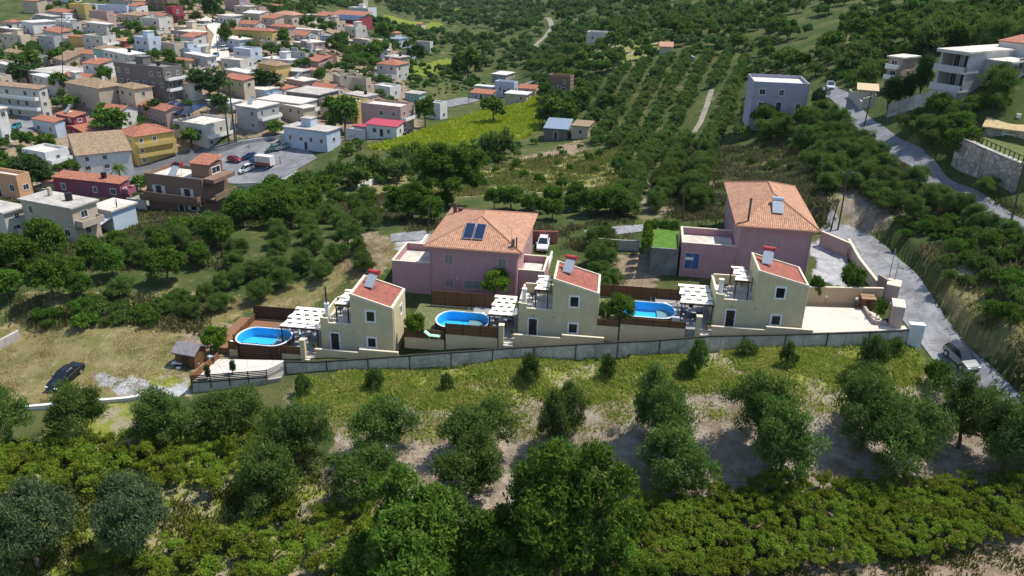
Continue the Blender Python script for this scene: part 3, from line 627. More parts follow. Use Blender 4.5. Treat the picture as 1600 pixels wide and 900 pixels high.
def window(par, side, a, z, w, h, frame=M_whitep, pane=M_glass, fw=.12, pos=0.0, shut=None, sill=True, deep=.05, name='window', mull=True):
    """a window on a wall: side f/b/l/r, a along the wall, pos the wall plane; frame with a pane child"""
    def rect(mb, a0, a1, z0, z1, d0, d1):
        if side == 'f': mb.box(a0, a1, pos - d1, pos - d0, z0, z1)
        elif side == 'b': mb.box(a0, a1, pos + d0, pos + d1, z0, z1)
        elif side == 'r': mb.box(pos + d0, pos + d1, a0, a1, z0, z1)
        else: mb.box(pos - d1, pos - d0, a0, a1, z0, z1)
    m = MB(); a0, a1, z0, z1 = a - w / 2, a + w / 2, z - h / 2, z + h / 2
    rect(m, a0 - fw, a0, z0 - fw, z1 + fw, -.05, deep); rect(m, a1, a1 + fw, z0 - fw, z1 + fw, -.05, deep)
    rect(m, a0, a1, z1, z1 + fw, -.05, deep); rect(m, a0, a1, z0 - fw, z0, -.05, deep + .02)
    fr = obj(name, m, frame, par)
    p = MB(); rect(p, a0, a1, z0, z1, -.04, .012); obj('pane', p, pane, fr)
    s = MB(); t = .025
    if mull: rect(s, a - t, a + t, z0, z1, .013, .03)
    for q in (a0 + t, a1 - t): rect(s, q - t, q + t, z0, z1, .013, .034)
    rect(s, a0, a1, z1 - .05, z1, .013, .032); rect(s, a0, a1, z0, z0 + .05, .013, .032)
    obj('sash', s, frame if shut is None and mull else M_doorw, fr)
    if shut:
        for q in (a0 - fw - w / 2, a1 + fw):
            b = MB(); rect(b, q, q + w / 2, z0, z1, .0, .06); obj('shutter', b, shut, fr)
    return fr
def door(par, a, z0, w, h, mat=M_doorw, frame=M_whitep, pos=0.0, fw=.16):
    m = MB()
    for b in ((a - w/2 - fw, a - w/2, z0, z0 + h + fw), (a + w/2, a + w/2 + fw, z0, z0 + h + fw), (a - w/2, a + w/2, z0 + h, z0 + h + fw)): m.box(b[0], b[1], pos - .05, pos + .05, b[2], b[3])
    d = obj('door', MB().box(a - w/2, a + w/2, pos - .012, pos + .04, z0, z0 + h), mat, par)
    obj('frame', m, frame, d)
    k = MB()
    for i in range(3): k.box(a - w * .36, a + w * .36, pos - .03, pos - .012, z0 + .15 + i * h * .32, z0 + h * .26 + i * h * .32)
    obj('panel', k, mat, d); obj('handle', MB().box(a + w * .38, a + w * .44, pos - .07, pos - .012, z0 + .95, z0 + 1.15), M_metal, d); return d
def canopy_sheet(w, d, rows, z, slots=3, sag=.06):
    """cloth woven over battens: solid bands, staggered open slots between them"""
    m = MB(); band = d / rows; n = slots * 2
    for r in range(rows):
        y0 = r * band; ys = [y0, y0 + band * .62, y0 + band]
        jag = .18 * (1 if r % 2 else -1) * .5
        m.prism([(jag, ys[0]), (w + jag, ys[0]), (w + jag, ys[1]), (jag, ys[1])], z, z + .03)
        if r < rows - 1:
            for i in range(n):
                if (i + r) % 2 == 0: m.prism([(w * i / n, ys[1] + .002), (w * (i + 1) / n - .03, ys[1] + .002), (w * (i + 1) / n - .03, ys[2] - .002), (w * i / n, ys[2] - .002)], z - .035, z - .005)
    return m
M_cloth = plaster((.80, .77, .68), .05, 1.2)
def pergola(o, r, w, d, h, rows, label, slots=3, posts=True, base=None):
    t = thing('pergola', o, -r, label, 'pergola', 'pergolas with woven cream canopies')
    obj('canopy', canopy_sheet(w, d, rows, h + .16, slots), M_cloth, t)
    b = MB()
    for i in range(4): x = w * (i + .5) / 4; b.box(x - .04, x + .04, -.15, d + .15, h + .02, h + .12)
    obj('rafter', b, M_woodd, t)
    bm = MB(); bm.box(-.15, w + .15, .05, .17, h - .12, h + .02); bm.box(-.15, w + .15, d - .17, d - .05, h - .12, h + .02); obj('beam', bm, M_woodd, t)
    for x, y in ((.06, .11), (w - .06, .11), (.06, d - .11), (w - .06, d - .11)):
        obj('post', MB().box(x - .06, x + .06, y - .06, y + .06, 0 if base is None else base, h - .12), M_woodd, t)
    return t
def heater(o, rz, tank, label, k=1.0, tilt=38, grp='solar water heaters on the roofs'):
    t = thing('solar_water_heater', o, rz, label, 'solar heater', grp); t.scale = (k, k, k)
    a = math.radians(tilt); c, s = math.cos(a), math.sin(a)
    def pl(mb, x0, x1, u0, u1, n0, n1):
        mb.add([(x, u * c - n * s * 1, u * s + n * c) for n in (n0, n1) for x, u in ((x0, u0), (x1, u0), (x1, u1), (x0, u1))], [(0,3,2,1),(4,5,6,7),(0,1,5,4),(1,2,6,5),(2,3,7,6),(3,0,4,7)])
        return mb
    fr = obj('collector', pl(MB(), -.6, .6, 0, 2.0, .12, .2), M_grey, t)
    obj('glass', pl(MB(), -.54, .54, .06, 1.94, .2, .21), plain((.30, .33, .37), .15, 0, .6), fr)
    zt = 2.0 * s + .25; yt = 2.0 * c + .1
    tk = MB().tube((-.62, yt, zt), (.62, yt, zt), .29, .29, 14); obj('tank', tk, tank, t, smooth=False)
    st = MB()
    for x in (-.5, .5): st.tube((x, yt, -.05), (x, yt, zt - .2), .03, n=5); st.tube((x, .1, -.05), (x, yt, -.03), .025, n=5); st.tube((x, yt, .2), (x, .3 * c, .3 * s), .02, n=5)
    obj('stand', st, M_metal, t)
    if tank is not M_metal:
        e = MB()
        for x0, x1 in ((-.70, -.5), (.5, .70)): e.tube((x0, yt, zt), (x1, yt, zt), .33, .33, 14)
        obj('tank_cap', e, plain((.40, .03, .04), .35), t)
    return t
M_redtank = plain((.42, .05, .06), .35)
# ------------------------------------------------------------------ the three small villas
R7 = math.radians(7.0)
M_tilefl = paving((.30, .29, .28), .5); M_drive = paving((.60, .545, .46), .8); M_deck = wood((.25, .13, .07), .14)
M_pool = plain((.06, .48, .86), .5, var=.05); M_rim = plain((.78, .80, .82), .4)
def water_mat():
    t = NT('pool_water'); nd = t.t.nodes; nd.remove(t.b)
    tr = t.n('ShaderNodeBsdfTransparent'); tr.inputs[0].default_value = (.68, .95, 1, 1); gl = t.n('ShaderNodeBsdfGlossy'); gl.inputs['Roughness'].default_value = .04
    fr = t.n('ShaderNodeFresnel'); fr.inputs[0].default_value = 1.17; mx = t.n('ShaderNodeMixShader'); nz = t.noise(2.2, 3, .6, t.pos()); bp = t.n('ShaderNodeBump'); bp.inputs['Strength'].default_value = .25; bp.inputs['Distance'].default_value = .05
    t.l(nz, bp.inputs['Height']); t.l(bp.outputs[0], gl.inputs['Normal']); t.l(bp.outputs[0], fr.inputs['Normal'])
    t.l(fr.outputs[0], mx.inputs[0]); t.l(tr.outputs[0], mx.inputs[1]); t.l(gl.outputs[0], mx.inputs[2]); t.l(mx.outputs[0], nd['Material Output'].inputs[0]); return t.m
M_water = water_mat()
def stadium(w, d, n=9, c=.55):
    P = []; a = w / 2; b = d / 2; s = a - b * c * 1.35
    for q in range(4):
        for i in range(n):
            t = math.pi / 2 * (q + i / n); cx = s if q in (0, 3) else -s
            P.append((cx + (a - s) * math.cos(t), b * math.sin(t)))
    out = []
    for p in P:
        if not out or math.hypot(p[0] - out[-1][0], p[1] - out[-1][1]) > .05: out.append(p)
    return out
def pool(o, rz, w, d, h, label):
    t = thing('above_ground_pool', o, rz, label, 'pool', 'oval above-ground pools beside the villas')
    def ring(mb, s0, s1, z0, z1, mi=0):
        A = stadium(w * s0, d * s0); B = stadium(w * s1, d * s1); n = min(len(A), len(B)); A, B = A[:n], B[:n]
        vs = [(x, y, z0) for x, y in A] + [(x, y, z0) for x, y in B] + [(x, y, z1) for x, y in A] + [(x, y, z1) for x, y in B]
        fs = []
        for i in range(n):
            j = (i + 1) % n; fs += [(i, j, 2*n + j, 2*n + i), (n + j, n + i, 3*n + i, 3*n + j), (2*n + i, 2*n + j, 3*n + j, 3*n + i), (j, i, n + i, n + j)]
        return mb.add(vs, fs, mi)
    wl = obj('wall', ring(MB(), 1.0, .985, -1.0, h), wood((.10, .052, .032), .5), t)
    ln = MB(); ring(ln, .98, .965, .12, h); ln.prism(stadium(w * .97, d * .97), .0, .1); obj('liner', ln, M_pool, t)
    obj('rim', ring(MB(), 1.022, .968, h + .002, h + .07), M_rim, t)
    obj('water', MB().add([(x, y, h - .16) for x, y in stadium(w * .966, d * .966)], [tuple(range(len(stadium(w * .966, d * .966))))]), M_water, t)
    b = MB(); P = stadium(w * 1.02, d * 1.02); 
    for i in range(0, len(P), 3): b.box(P[i][0] - .06, P[i][0] + .06, P[i][1] - .06, P[i][1] + .06, -1.0, h)
    obj('upright', b, M_woodd, t)
    sk = MB().box(w * .30, w * .30 + .35, d * .5 - .05, d * .5 + .25, h - .45, h + .03); obj('skimmer', sk, M_whitep, t)
    l = MB()
    for x in (-.25, .25): l.tube((w * .1 + x, d * .54, -.1), (w * .1 + x, d * .52, h + .7), .025, n=6); l.tube((w * .1 + x, d * .52, h + .7), (w * .1 + x, d * .40, h + .1), .025, n=6)
    for k in range(4): l.box(w * .1 - .25, w * .1 + .25, d * .51, d * .55, .1 + k * .3, .14 + k * .3)
    obj('ladder', l, M_metal, t); return t
VZ = []
def villa(anchor, w, which, hl=7.45, hr=6.0):
    r = R7; O = D(*anchor) - EX(r) * w; VZ.append((O, w)); sp = w * .43; dp = 5.7; fl = 3.05
    nm = ('leftmost', 'middle', 'right-hand')[which]
    v = thing('villa', O, -r, ('cream villa with red roof and a dark flue on its chimney, leftmost of the three', 'cream villa with red roof between two blue pools, standing before the wide pink house', 'cream villa with red roof beside the pale driveway, nearest the lane')[which], 'house', 'small cream villas in a row')
    footprint(O, r, 0, w, 0, dp); footprint(O, r, -13.5, 0, -1.4, 7.0)
    b = MB(); b.box(0, sp, 0, dp, -2.2, fl)                                   # lower block
    b.box(0, .22, 0, dp, fl, 4.05); b.box(.22, sp, dp - .22, dp, fl, 4.25); b.box(.22, .95, 0, .22, fl, 4.0); b.box(.95, sp, 0, .22, fl, 3.42)
    b.prism([(sp, 0), (w, 0), (w, dp), (sp, dp)], -2.2, [hl - .18, hr - .18, hr - .18, hl - .18])
    obj('wall', b, M_cream, v)
    pr = MB()
    def strip(x0, x1, y0, y1, off0, off1):
        zz = lambda x: hl + (hr - hl) * (x - sp) / (w - sp); x0c, x1c = x0, x1
        pr.prism([(x0, y0), (x1, y0), (x1, y1), (x0, y1)], [zz(x0c) - .25, zz(x1c) - .25, zz(x1c) - .25, zz(x0c) - .25], [zz(x0c) + .03, zz(x1c) + .03, zz(x1c) + .03, zz(x0c) + .03])
    strip(sp - .03, sp + .22, -.03, dp + .03, 0, 0); strip(w - .22, w + .04, -.03, dp + .03, 0, 0); strip(sp + .221, w - .221, -.03, .16, 0, 0); strip(sp + .221, w - .221, dp - .16, dp + .03, 0, 0)
    pr.box(-.02, .24, -.02, dp + .02, 4.052, 4.10); pr.box(.242, .97, -.02, .24, 4.003, 4.05); pr.box(.972, sp - .032, -.02, .24, 3.422, 3.47); pr.box(.242, sp - .032, dp - .24, dp + .02, 4.252, 4.30)
    obj('roof_trim', pr, M_trim, v)
    zz = lambda x: hl - .14 + (hr - hl) * (x - sp) / (w - sp)
    obj('roof', MB().add([(sp + .22, .16, zz(sp + .22)), (w - .22, .16, zz(w - .22)), (w - .22, dp - .16, zz(w - .22)), (sp + .22, dp - .16, zz(sp + .22))], [(0, 1, 2, 3)]), M_red, v, uv=True)
    obj('terrace_floor', MB().box(.22, sp, .22, dp - .22, fl + .002, fl + .05), M_concl, v)
    k = w / 9.2
    door(v, 1.75 * k, 0, .95, 2.15)
    window(v, 'f', 6.45 * k, 1.35, .92, 1.15, fw=.2, deep=.10, mull=False); window(v, 'f', 6.45 * k, 4.75, .92, 1.2, fw=.2, deep=.10, mull=False)
    window(v, 'r', 3.6, 4.2, .8, 1.0, fw=.16, pos=w); window(v, 'l', 2.6, 4.35, 1.3, 2.1, fw=.12, pos=sp)
    ch = MB(); ch.tube((.55, 1.0, fl - .5), (.55, 1.0, 5.35), .27, .25, 12); ch.tube((.55, 1.0, 5.36), (.55, 1.0, 5.55), .32, .32, 12); cm = obj('chimney', ch, M_white, v, smooth=False)
    if which == 0: obj('flue', MB().tube((.55, 1.0, 5.5), (.55, 1.0, 7.6), .11, .11, 8).tube((.55, 1.0, 7.6), (.55, 1.0, 7.7), .2, .05, 8), M_dkm, cm)
    lm = MB()
    for x in (1.75 * k, 4.2 * k): lm.box(x - .1, x + .1, -.16, .01, 2.55, 2.7)
    obj('wall_lamp', lm, M_metal, v)
    dpz = MB().tube((w + .06, .3, -.5), (w + .06, .3, hr - .3), .05, n=6); obj('drainpipe', dpz, M_trim, v)
    q = lambda x, y, z: O + EX(r) * x + EY(r) * y + EZ * z
    heater(q(sp + 1.35, 2.9, zz(sp + 1.35) + .12), -r - .22, M_redtank, 'solar heater with red tank on the roof of the %s cream villa' % nm, .95)
    pergola(q(sp - 2.15, .9, fl), r, 1.55, 4.7, 2.35, 5, 'narrow woven canopy over the roof terrace of the %s cream villa' % nm, 1)
    for i, (x, y) in enumerate(((1.3, 3.4),)): 
        tb = thing('terrace_table', q(x, y, fl + .05), -r, 'small table on the roof terrace of the %s cream villa' % nm, 'table', 'roof terrace tables')
        obj('tabletop', MB().tube((0, 0, .70), (0, 0, .74), .42, n=14), M_dkm, tb); obj('leg', MB().tube((0, 0, 0), (0, 0, .7), .05, n=6), M_dkm, tb)
    if which == 0:
        a = thing('air_conditioner', q(5.1, -.28, .05), -r, 'white outdoor air conditioner at the front wall of the leftmost villa', 'air conditioner')
        obj('case', MB().box(-.42, .42, -.16, .16, .08, .68), M_whitep, a, bevel=.02); obj('fan_grille', MB().tube((-.1, -.165, .38), (-.1, -.18, .38), .24, n=16), M_grey, a); obj('foot', MB().box(-.4, .4, -.14, .14, 0, .079), M_dkm, a)
    # low front walls with caps
    def lowwall(x0, x1, z1, lab, y=-1.45, zb=-2.2):
        t = thing('garden_wall', q(x0, y, 0), -r, lab, 'wall', 'low beige garden walls before the villas'); L = x1 - x0
        obj('masonry', MB().box(0, L, -.1, .1, zb, z1), M_creamL, t); obj('cap', MB().box(-.03, L + .03, -.15, .15, z1 + .002, z1 + .09), M_trim, t)
    lowwall(-.25, 5.3 * k, .62, 'longer low beige wall before the door of the %s villa' % nm); lowwall(5.32 * k, w + .9, 1.05, 'higher stepped end of the beige wall before the %s villa' % nm)
    pl = thing('gate_pillar', q(-1.75, -1.5, 0), -r, 'cream gate pillar by the steps of the %s villa' % nm, 'pillar', 'cream gate pillars'); obj('shaft', MB().box(-.28, .28, -.28, .28, -2, 1.75), M_cream, pl); obj('cap', MB().box(-.34, .34, -.34, .34, 1.752, 1.86), M_trim, pl)
    st = MB()
    for i in range(4): st.box(-1.45, -.3, -2.0 + i * .3, -1.7 + i * .3, -2, -.6 + i * .15)
    obj('masonry', st, M_concl, thing('garden_steps', q(0, 0, 0), -r, 'pale steps up to the terrace of the %s villa' % nm, 'steps', 'pale garden steps'))
    s_ = obj('terrace', MB().box(-6.3, 0, -1.3, 7.2, -2.4, -.01), M_tilefl, None, q(0, 0, 0), -r); tag(s_, kind='structure', label='grey tiled terrace', cat='terrace')
    s_ = obj('pool_yard', MB().box(-13.6, -6.302, -1.3, 7.2, -2.6, -.35), (M_deck, plain((.13, .14, .06), .9, var=.3))[1 if which else 0], None, q(0, 0, 0), -r); tag(s_, kind='structure', label='yard around the pool', cat='yard')
    s_ = obj('path', MB().box(0, w + 1.0, -1.35, -.002, -2.4, -.02), M_tilefl, None, q(0, 0, 0), -r); tag(s_, kind='structure', label='paved strip along the villa front', cat='path')
    return v
villa((616, 553.5, 94.5), 8.8, 0); villa((931, 531.5, 94), 9.25, 1); villa((1251, 519.5, 92), 10.0, 2, 7.3, 5.85)
def vq(i, x, y, z): O, w = VZ[i]; return O + EX(R7) * x + EY(R7) * y + EZ * z
def fence_panel(i, x0, x1, y, z0, z1, lab, dx=0, board=M_wood, base=None, grp='brown board fences', along='x'):
    t = thing('board_fence', vq(i, x0, y, 0), -R7 + (0 if along == 'x' else math.pi / 2), lab, 'fence', grp); L = x1 - x0
    n = max(1, round(L / 1.9)); g = L / n
    for k in range(n): obj('board_panel', MB().box(k * g + .05, (k + 1) * g - .05, -.025, .025, z0, z1), board, t)
    p = MB()
    for k in range(n + 1): p.box(k * g - .05, k * g + .05, -.05, .05, z0 - .3, z1 + .06)
    obj('post', p, M_woodd, t)
    if base: obj('base_wall', MB().box(0, L, -.09, .09, base, z0 - .02), M_creamL, t)
    return t
PG = [((438,509),(496,513),(471,476)), ((764,490),(801,493),(776,457)), ((1065,472),(1115,475),(1063,437))]
PL = [((413, 526), 87, 33, 'oval blue pool in the leftmost yard, beside a white lounger'), ((723, 500), 85, 30, 'oval blue pool in the middle yard, before the wide pink house'), ((1012, 484), 88, 31, 'oval blue pool half hidden by a leafy bush, right-hand yard')]
POOLS = []
for i in range(3):
    O, w = VZ[i]; z = O[2]
    bl, br, tl = [atZ(*p, z + 2.75) for p in PG[i]]
    bl = bl - EZ * 2.75
    pergola(bl, R7, np.linalg.norm(br - bl - EZ * 2.75), min(6.0, np.linalg.norm((tl - bl)[:2])), 2.55, (5, 5, 5)[i], 'woven cream canopy over the ground terrace left of the %s villa' % ('leftmost', 'middle', 'right-hand')[i], (4, 3, 3)[i])
    c, wp, hp, lab = PL[i]; h = 1.25; P = atZ(*c, z - .35 + h); s = F / proj(P)[2]
    POOLS.append(P - EZ * h); pool(P - EZ * h, -R7, wp / s / 1.02, 4.45, h, lab)
# board fences round the yards
fence_panel(0, -11.0, -2.1, -1.5, -.25, .75, 'brown board fence between the left pool and the concrete pad', base=-2.2)
fence_panel(0, -11.6, -4.6, 7.0, -.3, 1.5, 'dark brown fence behind the left pool', board=M_woodd, base=-1.2)
fence_panel(1, -8.4, -2.2, -1.5, .05, 1.45, 'tall brown fence panel before the middle pool', base=-2.2); fence_panel(1, -13.4, -8.6, -1.5, -.75, .45, 'lower brown fence with a green lounger behind it', base=-2.2)
fence_panel(1, -12.0, -3.4, 6.9, -.2, 1.75, 'long brown fence between the middle pool and the pink house', base=-1.4)
fence_panel(2, -10.6, -3.2, -1.5, .1, .95, 'brown fence below the bush of the right pool', base=-2.2); fence_panel(2, -14.2, -10.8, -1.5, -.3, .5, 'short low brown fence at the left end of the right yard', base=-2.2)
fence_panel(2, -13.6, -2.6, 6.9, -.3, 1.35, 'brown fence behind the right pool', base=-1.4)
fence_panel(0, 0, 6.5, 0, -.9, .5, 'brown fence at the left side of the leftmost pool', along='y').location = vq(0, -11.4, .6, 0)
# sun loungers
def lounger(o, rz, mat, label):
    t = thing('sun_lounger', o, rz, label, 'sun lounger', 'sun loungers by the pools')
    obj('seat', MB().box(-.33, .33, -.9, .35, .28, .36), mat, t, bevel=.02)
    obj('backrest', MB().add([(-.33, .36, .28), (.33, .36, .28), (.33, 1.0, .78), (-.33, 1.0, .78), (-.33, .36, .36), (.33, .36, .36), (.33, .96, .85), (-.33, .96, .85)], [(0,3,2,1),(4,5,6,7),(0,1,5,4),(1,2,6,5),(2,3,7,6),(3,0,4,7)]), mat, t)
    for x in (-.28, .28):
        for y in (-.8, .3): obj('leg', MB().box(x - .04, x + .04, y - .04, y + .04, 0, .28), mat, t)
p = atZ(371, 545, VZ[0][0][2] - .35); lounger(p, 1.2, M_whitep, 'white sun lounger beside the leftmost pool')
p = atZ(676, 528, VZ[1][0][2] - .35); lounger(p, 1.4, plain((.35, .55, .45), .5), 'pale green sun lounger in front of the middle pool')
# tables and chairs under the pergolas
def garden_table(o, rz, label):
    t = thing('garden_table', o, rz, label, 'table', 'garden tables under the pergolas')
    obj('tabletop', MB().box(-.8, .8, -.45, .45, .70, .75), M_grey, t, bevel=.015)
    for x in (-.72, .72):
        for y in (-.38, .38): obj('leg', MB().box(x - .03, x + .03, y - .03, y + .03, 0, .7), M_dkm, t)
def garden_chair(o, rz, label, mat):
    t = thing('garden_chair', o, rz, label, 'chair', 'garden chairs under the pergolas')
    obj('seat', MB().box(-.25, .25, -.25, .25, .42, .47), mat, t); obj('backrest', MB().box(-.25, .25, .22, .27, .47, .95), mat, t)
    for x in (-.22, .22):
        for y in (-.22, .22): obj('leg', MB().box(x - .025, x + .025, y - .025, y + .025, 0, .42), mat, t)
for i in range(3):
    nm = ('leftmost', 'middle', 'right-hand')[i]; rx = (-2.6, -2.0, -2.2)[i]
    garden_table(vq(i, rx, 2.4, 0), -R7 + 1.5, 'grey table under the canopy of the %s villa' % nm)
    for k, (dx, dy, a, side) in enumerate(((-.9, 0, 1.57, 'left'), (.9, 0, -1.57, 'right'), (0, -1.2, 3.14, 'near'), (0, 1.2, 0, 'far'))):
        garden_chair(vq(i, rx + dx, 2.4 + dy, 0), -R7 + a, '%s chair at the %s side of the shaded table by the %s villa' % (('pale', 'dark')[i % 2], side, nm), M_whitep if i == 0 else M_dkm)
    # potted plants and a barbecue
    po = thing('plant_pot', vq(i, -.55, -.9, 0), 0, 'potted plant by the steps of the %s villa' % nm, 'plant pot', 'potted plants by the villa steps')
    obj('pot', MB().lathe([(0, 0), (.16, 0), (.22, .4), (.19, .4), (0, .36)], n=12), plain((.45, .22, .12), .8), po)
    V, Fq, _ = crown_geo(77 + i, .38, .7, .35, 10, 24, .12); pm = bpy.data.objects.new('leaves', np_mesh('leaves', V, Fq, [M_bright if i == 0 else M_leafy])); COL.objects.link(pm); pm.parent = po
bq = thing('barbecue', vq(2, -4.3, -.6, 0), -R7, 'pale barbecue cabinet in front of the right-hand pool', 'barbecue'); obj('cabinet', MB().box(-.45, .45, -.3, .3, 0, .85), plain((.42, .55, .6), .4), bq, bevel=.02); obj('lid', MB().tube((-.42, 0, .9), (.42, 0, .9), .27, n=12), M_metal, bq)
# plants in the yards
def put_sp(sp, p, wm, hm, label, **k): return sp.put(p[0], p[1], wm / (2.25 * sp.R), hm / sp.H, RNG.uniform(0, 6), int(RNG.integers(0, 9)), label=label, z=p[2], **k)
put_sp(BRIGHT, atZ(339, 556, VZ[0][0][2] - 1.2), 3.6, 4.0, 'bright yellow-green shrub between the shed and the leftmost pool', cat='shrub')
put_sp(BRIGHT, atZ(652, 528, VZ[1][0][2] - .9), 3.2, 3.2, 'feathery green shrub between the leftmost villa and the middle pool', cat='shrub')
put_sp(LEAFY, vq(2, -10.6, .1, -.3), 4.6, 3.3, 'leafy bush with pale flowers hiding the end of the right pool', cat='shrub')
put_sp(SHRUB, vq(2, -12.6, -.6, -.3), 2.2, 2.6, 'bush beside the steps left of the right-hand pool', cat='shrub')
# ------------------------------------------------------------------ the boundary fence along the field
def boundary():
    T = [(445,564,582),(489,565,582),(563,560.5,581),(620,556.5,576),(690,551,572),(748,547.5,569),(796,543,562),(834,541,557),(930,536,555),(1025,531,553),(1106,524.5,550),(1225,522,543),(1300,520,540),(1360,518,538.5),(1416,515,537)]
    B = [D(x, yb + 2, 91.6 - (x - 445) * .0011) for x, yt, yb in T]; HT = [solve_y(b, EZ, yt) for b, (x, yt, yb) in zip(B, T)]
    t = thing('boundary_fence', B[0], 0, 'long grey walled fence with dark top rail below the three villas', 'fence'); o = B[0]
    B = [b - o for b in B]; m = MB(); rl = MB(); po = MB(); thin = MB()
    for (a, h0), (b, h1) in zip(zip(B[:-1], HT[:-1]), zip(B[1:], HT[1:])):
        d = b - a; d[2] = 0; L = np.linalg.norm(d); d /= L; nrm = np.array([d[1], -d[0], 0])
        P = [a + nrm * .08, b + nrm * .08, b - nrm * .08, a - nrm * .08]
        m.prism([p[:2] for p in P], [p[2] - 1.5 for p in P], [a[2] + h0 - .12, b[2] + h1 - .12, b[2] + h1 - .12, a[2] + h0 - .12])
        P = [a + nrm * .14, b + nrm * .14, b - nrm * .12, a - nrm * .12]
        rl.prism([p[:2] for p in P], [a[2] + h0 - .118, b[2] + h1 - .118, b[2] + h1 - .118, a[2] + h0 - .118], [a[2] + h0 + .02, b[2] + h1 + .02, b[2] + h1 + .02, a[2] + h0 + .02])
    S_ = np.r_[0, np.cumsum([np.linalg.norm((b - a)[:2]) for a, b in zip(B[:-1], B[1:])])]; k = 0; s = .2
    while s < S_[-1]:
        p = np.array([np.interp(s, S_, [q[j] for q in B]) for j in range(3)]); h = np.interp(s, S_, HT)
        if k % 2 == 0: q = obj('post', MB().box(p[0] - .045, p[0] + .045, p[1] - .18, p[1] - .10, p[2] - .8, p[2] + h + .1), M_dkm, t)
        else: thin.box(p[0] - .03, p[0] + .03, p[1] - .12, p[1] - .085, p[2] - .6, p[2] + h - .1)
        s += 2.35 + .3 * math.sin(k * 3.1); k += 1
    obj('wall', m, concrete((.52, .465, .40), .6, .3), t); obj('top_rail', rl, M_dkm, t); obj('joint', thin, M_grey, t)
boundary()
# ------------------------------------------------------------------ roofs
def hip_roof(par, x0, x1, y0, y1, z, rise, ov=.5, mat=None, name='roof', hipf=None, hipb=None, ridge=True, th=.14):
    """hip roof with its ridge along y; hipf and hipb are how far the ridge ends stand in from the front and back eaves"""
    a0, a1, b0, b1 = x0 - ov, x1 + ov, y0 - ov, y1 + ov; xm = (a0 + a1) / 2; w = (a1 - a0) / 2
    hf = w if hipf is None else hipf; hb = w if hipb is None else hipb
    if b0 + hf > b1 - hb: m_ = (b0 + b1) / 2; hf = m_ - b0 - .01; hb = b1 - m_ - .01
    m = MB(); m.add([(a0, b0, z), (a1, b0, z), (a1, b1, z), (a0, b1, z), (xm, b0 + hf, z + rise), (xm, b1 - hb, z + rise)], [(0, 1, 4), (1, 2, 5, 4), (2, 3, 5), (3, 0, 4, 5)])
    m.add([(a0, b0, z - th), (a1, b0, z - th), (a1, b1, z - th), (a0, b1, z - th), (a0, b0, z - .003), (a1, b0, z - .003), (a1, b1, z - .003), (a0, b1, z - .003)], [(3, 2, 1, 0), (0, 1, 5, 4), (1, 2, 6, 5), (2, 3, 7, 6), (3, 0, 4, 7)])
    ro = obj(name, m, mat, par, uv=True)
    if ridge:
        c = MB(); P = [(a0, b0, z), (a1, b0, z), (a1, b1, z), (a0, b1, z)]; A, B = (xm, b0 + hf, z + rise), (xm, b1 - hb, z + rise)
        for p, q in ((P[0], A), (P[1], A), (P[2], B), (P[3], B), (A, B)): c.tube(p, q, .11, .11, 6)
        obj('ridge_tiles', c, mat, ro)
    return ro
def gable_roof(par, x0, x1, y0, y1, z, rise, ov=.3, mat=None, along='x', wallmat=None):
    a0, a1, b0, b1 = x0 - ov, x1 + ov, y0 - ov, y1 + ov; m = MB(); t = .12
    if along == 'x':
        ym = (b0 + b1) / 2
        for s in (0, 1):
            yy = (b0, b1)[s]; m.add([(a0, yy, z), (a1, yy, z), (a1, ym, z + rise), (a0, ym, z + rise), (a0, yy, z - t), (a1, yy, z - t), (a1, ym, z + rise - t), (a0, ym, z + rise - t)], [(0,1,2,3), (7,6,5,4), (0,4,5,1), (1,5,6,2), (3,7,4,0)] if s == 0 else [(3,2,1,0), (4,5,6,7), (1,5,4,0), (2,6,5,1), (0,4,7,3)])
        g = []
        for xx in (x0, x1 - .2): g.append(MB().add([(xx, y0, z - .1), (xx, y1, z - .1), (xx, (y0 + y1) / 2, z + rise * .86), (xx + .2, y0, z - .1), (xx + .2, y1, z - .1), (xx + .2, (y0 + y1) / 2, z + rise * .86)], [(0, 2, 1), (3, 4, 5), (0, 1, 4, 3), (1, 2, 5, 4), (2, 0, 3, 5)]))
    else:
        xm = (a0 + a1) / 2
        for s in (0, 1):
            xx = (a0, a1)[s]; m.add([(xx, b0, z), (xx, b1, z), (xm, b1, z + rise), (xm, b0, z + rise), (xx, b0, z - t), (xx, b1, z - t), (xm, b1, z + rise - t), (xm, b0, z + rise - t)], [(3,2,1,0), (4,5,6,7), (1,5,4,0), (2,6,5,1), (0,4,7,3)] if s == 0 else [(0,1,2,3), (7,6,5,4), (0,4,5,1), (1,5,6,2), (3,7,4,0)])
        g = []
        for yy in (y0, y1 - .2): g.append(MB().add([(x0, yy, z - .1), (x1, yy, z - .1), ((x0 + x1) / 2, yy, z + rise * .86), (x0, yy + .2, z - .1), (x1, yy + .2, z - .1), ((x0 + x1) / 2, yy + .2, z + rise * .86)], [(0, 1, 2), (3, 5, 4), (0, 3, 4, 1), (1, 4, 5, 2), (2, 5, 3, 0)]))
    ro = obj('roof', m, mat, par, uv=True)
    for q in (g if wallmat else ()): obj('gable', q, wallmat, par)
    return ro
